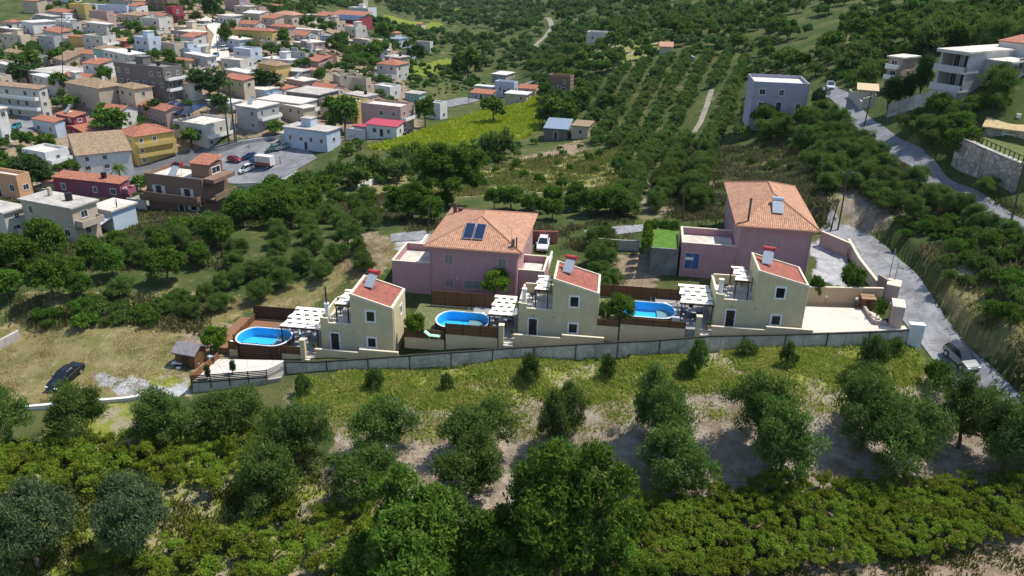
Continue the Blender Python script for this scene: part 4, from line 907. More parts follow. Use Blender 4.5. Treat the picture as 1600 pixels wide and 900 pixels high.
# ------------------------------------------------------------------ the two pink houses
M_pane2 = plain((.20, .20, .20), .7)
def parapet_box(par, x0, x1, y0, y1, zf, zt, name='terrace', left=True, right=True, wall=M_pink, cap=M_trim, th=.22, zb=-2.5):
    b = MB(); b.box(x0, x1, y0, y1, zb, zf)
    b.box(x0, x1, y0, y0 + th, zf, zt); b.box(x0, x1, y1 - th, y1, zf, zt)
    if left: b.box(x0, x0 + th, y0 + th, y1 - th, zf, zt)
    if right: b.box(x1 - th, x1, y0 + th, y1 - th, zf, zt)
    w = obj(name, b, wall, par); c = MB(); e = .04
    c.box(x0 - e, x1 + e, y0 - e, y0 + th + e, zt + .002, zt + .07); c.box(x0 - e, x1 + e, y1 - th - e, y1 + e, zt + .002, zt + .07)
    if left: c.box(x0 - e, x0 + th + e, y0 + th + e + .002, y1 - th - e - .002, zt + .002, zt + .07)
    if right: c.box(x1 - th - e, x1 + e, y0 + th + e + .002, y1 - th - e - .002, zt + .002, zt + .07)
    obj('cap', c, cap, w); obj('terrace_floor', MB().box(x0 + th, x1 - th, y0 + th, y1 - th, zf + .002, zf + .04), M_concl, w); return w
def pink_one():
    r = math.radians(8.5); A = D(807, 470, 105); W_ = -solve_x(A, -EX(r), 672) * -1; W_ = solve_x(A, -EX(r), 672); O = A - EX(r) * W_
    h = solve_y(A - EY(r) * .5, EZ, 395.5); dpt = 15.0
    t = thing('pink_house', O, -r, 'wide two-storey pink house with terracotta hip roof and paired blue solar panels', 'house', 'pink houses behind the villas')
    footprint(O, r, -6, W_ + 5, 0, dpt)
    obj('wall', MB().box(0, W_, 0, dpt, -2.5, h - .05), M_pink, t)
    rise = 2.3; hipf = 6.6
    hip_roof(t, 0, W_, 0, dpt, h + .1, rise, .62, M_terra, hipf=hipf, hipb=7.0)
    wl = solve_x(O, -EX(r), 614); parapet_box(t, -wl, -.002, 0, 7.0, 3.3, 4.3, 'left_terrace', right=False)
    wr = solve_x(A, EX(r), 847); parapet_box(t, W_ + .002, W_ + wr, 1.0, 6.6, 3.0, 4.0, 'right_terrace', left=False)
    for px, py, w, hh in ((701.5, 405, 1.1, 1.25), (783.5, 411, 1.1, 1.2), (702, 442, 1.1, 1.3), (738, 445, 2.3, 1.2)):
        a = solve_x(O, EX(r), px); z = solve_y(O + EX(r) * a, EZ, py); window(t, 'f', a, z, w, hh, M_pinkt, M_pane2, .1, deep=.05)
    window(t, 'r', 3.0, 5.5, 1.0, 1.8, M_pinkt, M_pane2, .1, pos=W_); window(t, 'r', 9.5, 5.4, 1.2, 1.2, M_pinkt, M_pane2, .1, pos=W_)
    a = solve_x(O, EX(r), 715); z = solve_y(O + EX(r) * a, EZ, 435); obj('wall_lamp', MB().lathe([(0, -.12), (.12, 0), (0, .12)], (a, -.08, z), 8), M_whitep, t)
    q = lambda x, y, z: O + EX(r) * x + EY(r) * y + EZ * z
    ch = MB(); ch.box(.5, .95, dpt * .80, dpt * .80 + .5, h, h + 2.0); ch.box(1.2, 1.8, dpt * .80, dpt * .80 + .6, h, h + 1.3); obj('chimney', ch, plain((.13, .06, .05), .8), t)
    ch = MB(); ch.box(W_ - .9, W_ - .5, .3, .7, h, h + 1.5); ch.tube((W_ - .2, .2, h), (W_ - .2, .2, h + 1.9), .1, n=8); obj('flue', ch, plain((.2, .12, .11), .7), t)
    an = MB(); an.tube((W_ - 1.0, 1.2, h), (W_ - 1.0, 1.2, h + 2.9), .03, n=5); an.tube((W_ - 1.7, 1.2, h + 2.8), (W_ - .3, 1.2, h + 2.8), .02, n=5)
    for k in range(5): an.tube((W_ - 1.6 + k * .3, 1.0, h + 2.8), (W_ - 1.6 + k * .3, 1.4, h + 2.8), .015, n=4)
    obj('antenna', an, M_metal, t)
    sl = math.atan2(rise, hipf); xm = W_ / 2
    for k, dx in enumerate((-1.12, .32)):
        y0 = 1.7; p = thing('solar_collector', q(xm + dx - .55, y0 - .6, h + .1 + y0 * math.tan(sl) + .16), -r, ('left', 'right')[k] + ' one of two dark blue solar panels on the pink front roof', 'solar collector', 'solar panels on the pink roof'); p.rotation_euler = (sl + .06, 0, -r)
        f = obj('frame', MB().box(0, 1.32, 0, 3.0, 0, .09), M_metal, p); obj('glass', MB().box(.07, 1.25, .07, 2.93, .091, .1), M_solar, p)
    gut = MB(); gut.box(-.7, W_ + .7, -.78, -.66, h - .08, h + .04); obj('gutter', gut, M_terra, t)
    pip = MB().tube((W_ - .15, -.08, -1), (W_ - .15, -.08, h - .1), .06, n=6).tube((.1, -.08, -1), (.1, -.08, h - .1), .06, n=6); obj('drainpipe', pip, M_pinkt, t)
    put_sp(BRIGHT, q(solve_x(O, EX(r), 778), -1.6, 1.2), 4.6, 3.6, 'lemon tree against the front of the wide pink house')
    return O, r, W_, h
P1 = pink_one()
def pink_two():
    r = math.radians(9.0); A = D(1257, 440, 106); W_ = solve_x(A, -EX(r), 1146); O = A - EX(r) * W_
    h = solve_y(A - EY(r) * .6 + EX(r) * .6, EZ, 362); dpt = 19.5
    t = thing('pink_house', O, -r, 'tall pink house with terracotta hip roof and steel solar heater, behind the right-hand villa', 'house', 'pink houses behind the villas')
    footprint(O, r, -9, W_, -1, dpt)
    obj('wall', MB().box(0, W_, 0, dpt, -3, h - .05), M_pink, t)
    rise = 2.6; hipf = 7.0; hip_roof(t, 0, W_, 0, dpt, h + .1, rise, .7, M_terra, hipf=hipf, hipb=8.0)
    q = lambda x, y, z: O + EX(r) * x + EY(r) * y + EZ * z
    wl = solve_x(O, -EX(r), 1061); zt = solve_y(O - EX(r) * wl, EZ, 379); parapet_box(t, -wl, -.002, 0, 6.6, zt - 1.0, zt, 'left_terrace', right=False)
    a = -solve_x(O, -EX(r), 1079); z = solve_y(O + EX(r) * a, EZ, 408)
    wf = window(t, 'f', a, z, 1.9, 2.3, M_pinkt, plain((.03, .10, .28), .3), .14); obj('blind', MB().box(a - .95, a + .2, -.03, -.014, z + .15, z + .55), M_white, wf)
    a = solve_x(O, EX(r), 1205); z = solve_y(O + EX(r) * a, EZ, 379); window(t, 'f', a, z, 1.2, 1.7, M_pinkt, plain((.36, .24, .25), .8), .08, deep=.03)
    window(t, 'l', 3.0, h - 1.8, 1.0, 2.0, M_pinkt, M_pane2, .1, pos=0); window(t, 'l', 9.0, h - 1.8, 1.2, 1.3, M_pinkt, M_pane2, .1, pos=0)
    obj('flue', MB().tube((.9, .3, h - .2), (.9, .3, h + 3.4), .14, n=8).tube((.9, .3, h + 3.4), (.9, .3, h + 3.6), .2, .1, 8), plain((.10, .08, .075), .6), t)
    pip = MB().tube((.12, -.08, -1), (.12, -.08, h - .1), .06, n=6).tube((W_ - .12, -.08, -1), (W_ - .12, -.08, h - .1), .06, n=6); obj('drainpipe', pip, M_pinkt, t)
    gut = MB(); gut.box(-.75, W_ + .75, -.86, -.74, h - .08, h + .04); obj('gutter', gut, M_terra, t)
    ay = 3.0; heater(q(W_ * .52, ay - .9, h + .1 + (ay) * rise / hipf - .1), -r - .05, M_metal, 'solar heater with shiny steel tank on the tall pink house roof', 1.15, 30)
    # raised lawn and its grey wall left of the house
    x1 = -wl - .3; x0 = x1 - 3.6
    g = thing('retaining_wall', q(x0, 0, 0), -r, 'grey wall holding up the bright lawn beside the tall pink house', 'wall'); obj('masonry', MB().box(0, 3.6, .3, 8.4, -2.5, zt - 1.25), concrete((.17, .18, .17), .7), g); obj('coping', MB().box(-.1, 3.62, .2, .5, zt - 1.248, zt - 1.1), M_concd, g)
    l = obj('lawn', MB().box(0.1, 3.55, .55, 8.3, zt - 1.246, zt - 1.12), plain((.075, .165, .015), .9, var=.25), None, q(x0, 0, 0), -r); tag(l, kind='structure', label='bright green lawn', cat='lawn')
    for i in range(5): put_sp(BRIGHT, q(x0 - .6, 1.0 + i * 1.9, zt - 2.6), 2.0, 2.6, 'bright green hedge shrub along the left edge of the raised lawn', cat='shrub', group='hedge shrubs round the raised lawn')
    for i in range(3): put_sp(SHRUB, q(x0 + .3 + i * 1.4, 8.9, zt - 1.6), 2.2, 1.6, 'hedge shrub along the back of the raised lawn', cat='shrub', group='hedge shrubs behind the raised lawn')
    footprint(O, r, -wl - 4.2, -wl, 0, 8.5)
pink_two()
# ------------------------------------------------------------------ free-standing walls and yards
def wall_px(name, pts, h, th, mat, label, cap=None, grp=None, z=None, down=1.5, hs=None, cat='wall'):
    B = [atZ(*p, z) if z is not None else G(*p) for p in pts]; o = B[0]; t = thing(name, o, 0, label, cat, grp); B = [b - o for b in B]
    hs = hs or [h] * len(B); m = MB(); c = MB()
    for (a, ha), (b, hb) in zip(zip(B[:-1], hs[:-1]), zip(B[1:], hs[1:])):
        d = b - a; d[2] = 0; d /= np.linalg.norm(d); n_ = np.array([d[1], -d[0], 0])
        for mb, w, lo, hi in ((m, th / 2, -down, 0), (c, th / 2 + .05, .003, .09)):
            P = [a + n_ * w, b + n_ * w, b - n_ * w, a - n_ * w]; zz = [a[2] + ha, b[2] + hb, b[2] + hb, a[2] + ha]
            mb.prism([p[:2] for p in P], [q + (lo if mb is c else 0) for q in zz] if mb is c else [a[2] - down, b[2] - down, b[2] - down, a[2] - down], [q + (hi if mb is c else 0) for q in zz])
    obj('masonry', m, mat, t)
    if cap: obj('cap', c, cap, t)
    return t
z3 = VZ[2][0][2]; M_wallp = plaster((.42, .33, .29), .12); M_wallc = plaster((.50, .44, .37), .12)
dv = [atZ(x, y, z3)[:2] for x, y in ((1252, 520), (1256, 479), (1348, 482), (1412, 507), (1422, 520))]
o_ = obj('driveway', MB().prism([tuple(p) for p in dv], z3 - 1.6, z3 + .02), M_drive); tag(o_, kind='structure', label='pale paved driveway right of the right-hand villa', cat='driveway')
BLOCK += [(p[0], p[1], 2.5) for p in dv] + [(np.mean([p[0] for p in dv]), np.mean([p[1] for p in dv]), 6)]
wall_px('courtyard_wall', [(1257, 474), (1375, 476)], 2.2, .25, plaster((.50, .37, .22), .1), 'ochre wall at the back of the pale driveway', M_trim, z=z3)
wall_px('courtyard_wall', [(1280, 383), (1323, 402)], 2.1, .3, M_wallp, 'greyish pink wall beside the tall pink house, at the top of the courtyard', M_trim)
wall_px('courtyard_wall', [(1322, 394), (1340, 420), (1368, 454)], 1.3, .3, M_wallc, 'low pale wall between the gravel courtyard and the lane', M_trim, hs=[2.0, 1.5, 1.3])
def block_wall(p, L, w, h, z, rz, label, name='gate_wall'):
    t = thing(name, p, rz, label, 'wall', 'pale blocks of the driveway entrance'); obj('masonry', MB().box(-L / 2, L / 2, -w / 2, w / 2, -1.5, h), M_wallp, t); obj('cap', MB().box(-L / 2 - .05, L / 2 + .05, -w / 2 - .05, w / 2 + .05, h + .003, h + .14), M_trim, t); return t
block_wall(atZ(1391, 470, z3), 1.5, 2.2, 2.4, z3, -.5, 'upper block of pink wall with a broad white top at the lane'); block_wall(atZ(1397, 506, z3), 1.3, 2.4, 2.6, z3, -.35, 'lower block of pink wall with white top beside the driveway planter')
wall_px('courtyard_wall', [(1368, 458), (1384, 468)], 2.6, .3, M_wallp, 'short pink wall joining the ochre wall to the upper white-topped block', None, z=z3)
pl = thing('white_pillar', atZ(1425, 541, z3 - .5), -.15, 'broad white pillar ending the boundary fence at the lane', 'pillar'); obj('shaft', MB().box(-.75, .75, -.35, .35, -1, 2.7), plaster((.66, .66, .66), .1), pl); obj('cap', MB().box(-.82, .82, -.42, .42, 2.703, 2.85), M_white, pl)
wall_px('planter_wall', [(1347, 480), (1358, 497), (1366, 507), (1383, 508)], .55, .3, M_wallp, 'low curved planter wall at the side of the driveway', None, z=z3)
put_sp(SHRUB, atZ(1374, 498, z3), 1.9, 2.6, 'dense shrub in the driveway planter', cat='shrub'); put_sp(LEAFY, atZ(1326, 466, z3 + .2), 3.6, 4.6, 'leafy fig tree growing before the ochre wall, between the globe lamps'); put_sp(LEAFY, atZ(1272, 470, z3 + .2), 2.2, 3.4, 'slim leafy tree at the corner of the right-hand villa, before the ochre wall')
for px, py, lab in ((1289, 475, 'globe lamp near the villa corner on the driveway'), (1336, 479, 'globe lamp beside the little wooden shed')):
    t = thing('globe_lamp', atZ(px, py, z3), 0, 'white ' + lab, 'lamp', 'globe lamps on the driveway'); obj('post', MB().tube((0, 0, 0), (0, 0, .9), .05, n=8), M_dkm, t); obj('globe', MB().lathe([(0, .85), (.14, .9), (.2, 1.05), (.14, 1.2), (0, 1.25)], n=12), plain((.8, .8, .78), .3), t, smooth=True)
t = thing('wooden_shed', atZ(1353, 481, z3), -.1, 'small wooden box shed against the ochre wall', 'shed'); obj('wall', MB().box(-.75, .75, -.5, .5, 0, 1.35), M_wood, t); obj('roof', MB().prism([(-.85, -.6), (.85, -.6), (.85, .6), (-.85, .6)], [1.352, 1.352, 1.55, 1.55], [1.43, 1.43, 1.63, 1.63]), wood((.30, .18, .09)), t); obj('door', MB().box(-.3, .3, -.53, -.502, .05, 1.25), M_woodd, t)
for a, b, lab in (((1389, 433), (1394, 389), 'left of two thin grey posts standing on the lane wall'), ((1397, 440), (1401, 410), 'right of two thin grey posts standing on the lane wall')):
    p = atZ(*a, z3 + 2.3); h = solve_y(p, EZ, b[1]); t = thing('metal_post', p, 0, lab, 'post', 'thin posts on the lane wall'); obj('pole', MB().tube((0, 0, -.8), (.05, 0, h), .06, n=8), M_grey, t)
# beside the wide pink house: terracotta wall, white edging, parked hatchback yard
wall_px('yard_wall', [(832, 379), (871, 380)], 1.9, .25, plaster((.36, .14, .10), .15), 'terracotta wall behind the parked white hatchback', None); wall_px('yard_wall', [(862, 402), (855, 425)], 1.0, .25, M_white, 'white wall at the right of the parked white hatchback', None)
wall_px('yard_wall', [(616, 438), (640, 408), (668, 372)], .6, .3, M_white, 'low white edging wall rising behind the wide pink house', None)
wall_px('garden_edge', [(934, 388), (968, 391), (998, 392)], 1.6, .2, M_conc, 'pale wire-topped garden wall along the lane behind the olives', None)
for pp in ((845, 405), (848, 385), (852, 395), (860, 410)): q = G(*pp); BLOCK.append((q[0], q[1], 3))
# left field: concrete pad with fences
gp = G(416, 596); zp = gp[2] + 1.0
PAD = [atZ(x, y, zp) for x, y in ((299, 597), (341, 561), (445, 563), (444, 575), (417, 588))]
o_ = obj('concrete_pad', MB().prism([tuple(p[:2]) for p in PAD], zp - 3, zp), concrete((.56, .52, .46), .5, .12)); tag(o_, kind='structure', label='pale concrete parking pad', cat='pad')
BLOCK += [(p[0], p[1], 1.6) for p in PAD] + [(np.mean([p[0] for p in PAD]) , np.mean([p[1] for p in PAD]), 5)]
def slat_fence(A, B, h, label, mat, n, gap, grp=None, name='slat_fence'):
    t = thing(name, A, 0, label, 'fence', grp); d = B - A; L = np.hypot(d[0], d[1]); t.rotation_euler = (0, 0, math.atan2(d[1], d[0])); sl = d[2] / L; k = max(1, round(L / 2.1)); g = L / k
    for i in range(k):
        m = MB()
        for j in range(n): m.prism([(i * g + .05, -.02), ((i + 1) * g - .05, -.02), ((i + 1) * g - .05, .02), (i * g + .05, .02)], [(i * g) * sl + j * h / n + gap, ((i + 1) * g) * sl + j * h / n + gap] * 1 + [((i + 1) * g) * sl + j * h / n + gap, (i * g) * sl + j * h / n + gap], [(i * g) * sl + (j + 1) * h / n, ((i + 1) * g) * sl + (j + 1) * h / n, ((i + 1) * g) * sl + (j + 1) * h / n, (i * g) * sl + (j + 1) * h / n])
        obj('slat_panel', m, mat, t)
    p = MB()
    for i in range(k + 1): p.box(i * g - .05, i * g + .05, -.05, .05, i * g * sl - .6, i * g * sl + h + .05)
    obj('post', p, mat, t); return t
up = np.array([0, 0, -.25])
slat_fence(PAD[0] + up, PAD[4] + up, 1.05, 'dark slatted fence along the front of the concrete pad', M_dkm, 5, .07); slat_fence(PAD[4] + up, PAD[3] + up, 1.05, 'pale framed slatted fence at the right end of the concrete pad', plain((.25, .24, .22), .5), 5, .07)
slat_fence(PAD[0] + up, PAD[1] + up, 1.1, 'reddish brown board fence at the left side of the concrete pad', wood((.22, .10, .045)), 1, 0)
for k, (px, py) in enumerate(((326, 596), (365, 588))): put_sp(CYP, atZ(px, py, zp - .3), .75, 2.3, 'young cypress at the slatted fence, %s one of the pair' % ('left', 'right')[k], group='young cypresses by the concrete pad')
sh = thing('garden_shed', G(300, 566), -.28, 'wooden garden shed with grey and reddish gable roof on the straw field', 'shed'); obj('wall', MB().box(-1.3, 1.3, -1.1, 1.1, -.5, 1.75), M_wood, sh)
gable_roof(sh, -1.3, 1.3, -1.1, 1.1, 1.75, .85, .3, plain((.22, .20, .21), .9, var=.2), 'x', M_wood); obj('door', MB().box(-.5, .5, -1.14, -1.102, 0, 1.6), M_woodd, sh)
b = thing('white_board', G(292, 571), .05, 'long white plank lying on dark blocks in front of the garden shed', 'plank'); obj('plank', MB().box(-1.7, 1.5, -.3, .25, .3, .42), M_whitep, b, bevel=.04); obj('block', MB().box(-1.3, -1.0, -.25, .2, -.2, .3).box(.9, 1.2, -.25, .2, -.2, .3), M_dkm, b)
b = thing('white_bucket', G(279, 577), 0, 'small white bucket lying on the grass before the shed', 'bucket'); obj('bucket', MB().tube((-.22, 0, .16), (.22, 0, .17), .15, .18, 10), M_whitep, b)
wall_px('field_wall', [(-20, 556), (31, 528)], 1.1, .4, M_conc, 'thick grey concrete wall at the left edge of the straw field', None)
wall_px('kerb_wall', [(40, 640), (120, 633), (200, 626), (252, 617)], .35, .3, M_white, 'white topped kerb wall below the black sedan and gravel patch', M_white, down=1.2)
wall_px('field_wall', [(400, 602), (440, 595)], .5, .3, M_conc, 'low stub of wall at the corner of the concrete pad', None)
# ------------------------------------------------------------------ vehicles
M_tyre = plain((.02, .02, .02), .85); M_rimw = plain((.45, .46, .48), .35, .7); M_head = plain((.75, .78, .8), .1, 0, .8); M_tail = plain((.30, .015, .015), .25)
def paint(c):
    key = ('cp', c)
    if key not in _MC:
        t = NT('car_paint'); t.b.inputs['Base Color'].default_value = (*c, 1); t.b.inputs['Roughness'].default_value = .35; t.b.inputs['Coat Weight'].default_value = .8; t.b.inputs['Coat Roughness'].default_value = .06; _MC[key] = t.m
    return _MC[key]
CAR = {  # outline (x from the tail to the nose, z), belt outline, glasshouse outline, length, width
 'sedan': dict(L=4.5, W=1.78, low=[(0.05,.32),(0.0,.62),(.06,.90),(.75,.98),(1.3,.98),(3.05,.96),(3.7,.90),(4.3,.76),(4.48,.58),(4.45,.30),(3.9,.22),(.6,.22)], cab=[(.72,.97),(1.45,1.40),(2.35,1.44),(3.15,.95)], wx=(.85,3.55), r=.32),
 'hatch': dict(L=4.0, W=1.75, low=[(0.05,.34),(0.0,.7),(.06,1.0),(.4,1.02),(2.75,1.0),(3.3,.94),(3.8,.80),(3.98,.6),(3.95,.32),(3.4,.24),(.6,.24)], cab=[(.15,1.0),(.5,1.46),(1.9,1.52),(2.95,.98)], wx=(.72,3.15), r=.32),
 'suv': dict(L=4.2, W=1.82, low=[(0.05,.42),(0.0,.8),(.05,1.08),(.4,1.1),(2.95,1.08),(3.5,1.03),(4.0,.92),(4.18,.7),(4.16,.4),(3.6,.3),(.6,.3)], cab=[(.12,1.08),(.42,1.58),(2.1,1.64),(3.05,1.06)], wx=(.8,3.3), r=.36),
 'van': dict(L=4.3, W=1.8, low=[(0.05,.36),(0.0,.8),(.0,1.0),(.3,1.05),(3.2,1.05),(3.7,1.0),(4.15,.82),(4.28,.6),(4.25,.34),(3.6,.26),(.6,.26)], cab=[(.02,1.04),(.1,1.78),(2.3,1.82),(3.45,1.02)], wx=(.75,3.4), r=.33),
}
def car(kind, o, heading, col, label, roofcol=None, grp=None, tilt=0.0):
    c = CAR[kind]; L, W_ = c['L'], c['W']; t = thing('car', o, heading, label, 'car', grp); t.rotation_euler = (0, tilt, heading)
    hw = W_ / 2; low = c['low']; n = len(low); m = MB(); cz = sum(z for _, z in low) / n; sl = []
    for y, s, dz in ((-hw, .90, 0), (-hw + .03, .96, 0), (-hw + .16, 1, 0), (hw - .16, 1, 0), (hw - .03, .96, 0), (hw, .90, 0)):
        sl.append([((x - L / 2) * (.965 + .035 * s if s < 1 else 1), y * (1 - .10 * max(0, (x / L - .78) / .22) - .06 * max(0, (.12 - x / L) / .12)), cz + (z - cz) * s + (1 - s) * .02) for x, z in low])
    vs = [p for s_ in sl for p in s_]; fs = [tuple(range(n)), tuple(range(6 * n - 1, 5 * n - 1, -1))]
    for k in range(5):
        for i in range(n): j = (i + 1) % n; fs.append((k * n + j, k * n + i, (k + 1) * n + i, (k + 1) * n + j))
    m.add(vs, fs); body = obj('body', m, paint(col), t, smooth=False, bevel=.025)
    cab = [(x - L / 2, z) for x, z in c['cab']]; b0, b1 = hw - .10, hw - .27
    gv = [(cab[0][0], -b0, cab[0][1]), (cab[1][0], -b1, cab[1][1]), (cab[2][0], -b1, cab[2][1]), (cab[3][0], -b0, cab[3][1])]; gv += [(x, -y, z) for x, y, z in gv]
    obj('window', MB().add(gv, [(0, 3, 2, 1), (4, 5, 6, 7), (0, 1, 5, 4), (3, 7, 6, 2), (1, 2, 6, 5)]), M_glass, t)
    rc = paint(roofcol or col); e = .03
    obj('roof', MB().add([(gv[1][0] - e, gv[1][1] - .02, gv[1][2] - .03), (gv[2][0] + e, gv[2][1] - .02, gv[2][2] - .03), (gv[6][0] + e, gv[6][1] + .02, gv[6][2] - .03), (gv[5][0] - e, gv[5][1] + .02, gv[5][2] - .03), (gv[1][0] + .08, gv[1][1] + .06, gv[1][2] + .04), (gv[2][0] - .1, gv[2][1] + .06, gv[2][2] + .04), (gv[6][0] - .1, gv[6][1] - .06, gv[6][2] + .04), (gv[5][0] + .08, gv[5][1] - .06, gv[5][2] + .04)], [(0,3,2,1),(4,5,6,7),(0,1,5,4),(1,2,6,5),(2,3,7,6),(3,0,4,7)]), rc, t)
    pm = MB()
    for s in (0, 4):
        for a, b in ((0, 1), (3, 2)): pm.tube(gv[s + a], gv[s + b], .045, n=5)
        xm = (gv[1][0] * .45 + gv[2][0] * .55); pm.tube((xm - .05, gv[s][1], cab[0][1]), (xm, gv[s + 1][1], gv[1][2] * .5 + gv[2][2] * .5), .045, n=5)
    obj('pillar', pm, rc, t)
    for x in c['wx']:
        for s in (-1, 1):
            r = c['r']; X = x - L / 2
            w = obj('wheel', MB().tube((0, -.11, 0), (0, .11, 0), r, n=18), M_tyre, t, (X, s * (hw - .10), r)); obj('rim', MB().tube((0, s * .105, 0), (0, s * .122, 0), r * .66, n=14), M_rimw, w)
            ar = MB(); k = 10
            pts = [(X + (r + .07) * math.cos(math.pi * i / k), s * (hw - .012), r + (r + .07) * math.sin(math.pi * i / k)) for i in range(k + 1)]
            obj('wheel_arch', MB().add(pts, [tuple(range(k + 1)) if s < 0 else tuple(range(k, -1, -1))]), M_blk, t)
    zl = low[7][1] if len(low) > 7 else .6
    for s in (-1, 1):
        obj('headlight', MB().box(L / 2 - .20, L / 2 - .03, s * hw * .72 - .2, s * hw * .72 + .2, .60 if kind != 'suv' else .72, .72 if kind != 'suv' else .86), M_head, t, bevel=.03)
        obj('tail_light', MB().box(-L / 2 - .005, -L / 2 + .1, s * hw * .76 - .15, s * hw * .76 + .15, .72, .90), M_tail, t); obj('mirror', MB().box(cab[3][0] - .22, cab[3][0] - .08, s * (hw + .07) - .09, s * (hw + .07) + .09, cab[3][1], cab[3][1] + .14), rc, t, bevel=.03)
    obj('grille', MB().box(L / 2 - .05, L / 2 + .012, -.42, .42, .40, .56), M_blk, t); obj('number_plate', MB().box(L / 2 + .0, L / 2 + .02, -.25, .25, .30, .39), M_whitep, t)
    return t
def car_px(kind, rearpx, frontpx, col, label, zc=None, **k):
    a, b = G(*rearpx), G(*frontpx); mid = (a + b) / 2; d = b - a; hd = math.atan2(d[1], d[0]); L = CAR[kind]['L']
    za = zg(mid[0] - math.cos(hd) * 1.3, mid[1] - math.sin(hd) * 1.3); zb = zg(mid[0] + math.cos(hd) * 1.3, mid[1] + math.sin(hd) * 1.3); mid[2] = (za + zb) / 2 + k.pop('lift', .02); BLOCK.append((mid[0], mid[1], 2.2))
    return car(kind, mid, hd, col, label, tilt=-math.atan2(zb - za, 2.6), **k)
car_px('sedan', (119, 582), (90, 607), (.006, .008, .014), 'black sedan parked on the straw field')
car_px('suv', (1482, 551), (1516, 583), (.27, .28, .275), 'silver crossover with black roof driving down the lane', roofcol=(.012, .014, .02), lift=.10)
car_px('hatch', (850, 380), (847, 394), (.78, .78, .77), 'white hatchback parked beside the wide pink house')
car_px('hatch', (360, 252), (374, 254), (.28, .02, .03), 'dark red car at the left end of the parking lot', lift=.2)
car_px('hatch', (398, 247), (382, 249), (.03, .10, .24), 'blue car parked behind the cargo truck', lift=.2)
car_px('van', (392, 266), (380, 271), (.78, .78, .78), 'small white van parked on the lot before the truck', lift=.2)
car_px('hatch', (434, 235), (420, 238), (.10, .22, .18), 'grey-green car between the truck and the white blue house', lift=.2); car_px('hatch', (447, 232), (436, 235), (.30, .32, .34), 'silver car next to the white blue roadside house', lift=.2)
car_px('hatch', (30, 200), (21, 205), (.02, .22, .25), 'teal car in the yard at the left village edge', lift=.25)
car_px('hatch', (303, 27), (312, 26), (.35, .02, .03), 'bright red car on the upper village street', lift=.3)
car_px('van', (347, 80), (359, 78), (.7, .7, .7), 'white van on the pale village street', lift=.3); car_px('hatch', (341, 88), (333, 92), (.05, .15, .3), 'blue car lower on the pale village street', lift=.3)
car_px('van', (1294, 137), (1299, 143), (.55, .65, .72), 'pale blue van at the upper end of the hill road', lift=.15)
car_px('hatch', (641, 208), (630, 211), (.03, .035, .04), 'dark car beside the crimson-roofed shed', lift=.1)
def truck():
    a, b = G(426, 262), G(394, 262); mid = (a + b) / 2; d = b - a; hd = math.atan2(d[1], d[0]); mid[2] = zg(mid[0], mid[1]) + .2; t = thing('cargo_truck', mid, hd, 'cargo truck with dirty white and red box body and blue cab', 'truck')
    bx = obj('cargo_box', MB().box(-3.4, 1.5, -1.15, 1.15, .95, 3.4), plaster((.62, .58, .53), .15), t); obj('stripe', MB().box(-3.3, 1.4, 1.152, 1.17, 1.0, 1.7).box(-3.3, 1.4, -1.17, -1.152, 1.0, 1.7), plain((.28, .04, .04), .6), bx)
    obj('cab', MB().prism([(1.7, -1.05), (3.3, -1.05), (3.3, 1.05), (1.7, 1.05)], .6, [2.5, 2.2, 2.2, 2.5]), paint((.03, .12, .25)), t, bevel=.1); obj('windscreen', MB().box(3.302, 3.33, -.9, .9, 1.4, 2.1), M_glass, t); obj('chassis', MB().box(-3.3, 3.2, -.5, .5, .5, .94), M_blk, t)
    for x in (-2.3, 2.4):
        for s in (-1, 1): w = obj('wheel', MB().tube((0, -.15, 0), (0, .15, 0), .45, n=16), M_tyre, t, (x, s * .9, .45)); obj('rim', MB().tube((0, s * .14, 0), (0, s * .16, 0), .25, n=10), M_rimw, w)
truck()
# ------------------------------------------------------------------ utility poles and a few cables
M_pole = plain((.085, .065, .05), .9)
def pole(base, top, label, arm=True, r=.13):
    b = G(*base); h = solve_y(b, EZ, top[1]); a = b + EZ * h; dx = solve_x(a, RV, top[0]); t = thing('utility_pole', b, 0, label, 'pole', 'wooden utility poles'); T = (RV[0] * dx, RV[1] * dx, h)
    obj('pole', MB().tube((0, 0, -.5), T, r, r * .7, 8), M_pole, t)
    if arm:
        m = MB().box(T[0] - .8, T[0] + .8, T[1] - .05, T[1] + .05, T[2] - .5, T[2] - .38); c = obj('crossarm', m, M_pole, t); i = MB()
        for x in (-.7, 0, .7): i.tube((T[0] + x, T[1], T[2] - .38), (T[0] + x, T[1], T[2] - .2), .05, n=6)
        obj('insulator', i, M_grey, c)
    return b + np.array(T)
tp = {}
for k, (b, t_, lab) in enumerate((((1577,357),(1601,262),'dark leaning pole at the right frame edge by the hill road'),((1350,198),(1362,145),'utility pole at the bend of the hill road'),((1309,360),(1326,266),'tall thin utility pole above the lane'),((1297,362),(1310,314),'shorter leaning pole beside the tall one above the lane'),
  ((1294,135),(1295,112),'pole at the upper end of the hill road by the lilac house'),((1067,346),(1068,306),'thin pole behind the raised lawn'),((619,300),(619.5,264),'pole in the brown meadow behind the big leafy tree'),((550,338),(548,312),'pole on the overgrown bank behind the grove'),
  ((668,366),(671,318),'grey pole beside the citrus tree near the wide pink house'),((186,358),(181,311),'dark pole in front of the pale awning house'),((370,226),(367,163),'tall pole by the palm on the village road'),((416,262),(414,246),'short pole behind the cargo truck'),((341,86),(338,54),'pole on the pale village street'),((98,132),(96,20),'tall pole among the upper village houses'),((303,190),(299,170),'pole on the roofs of the grey balcony house'),((392,101),(391,73),'pole beside the pale blue village house'),((438,256),(437,244),'stub pole on the low wall by the parking lot'),((732,160),(733,143),'pole by the valley road'))):
    tp[k] = pole(b, t_, lab, arm=k in (0, 1, 2, 6, 10, 13))
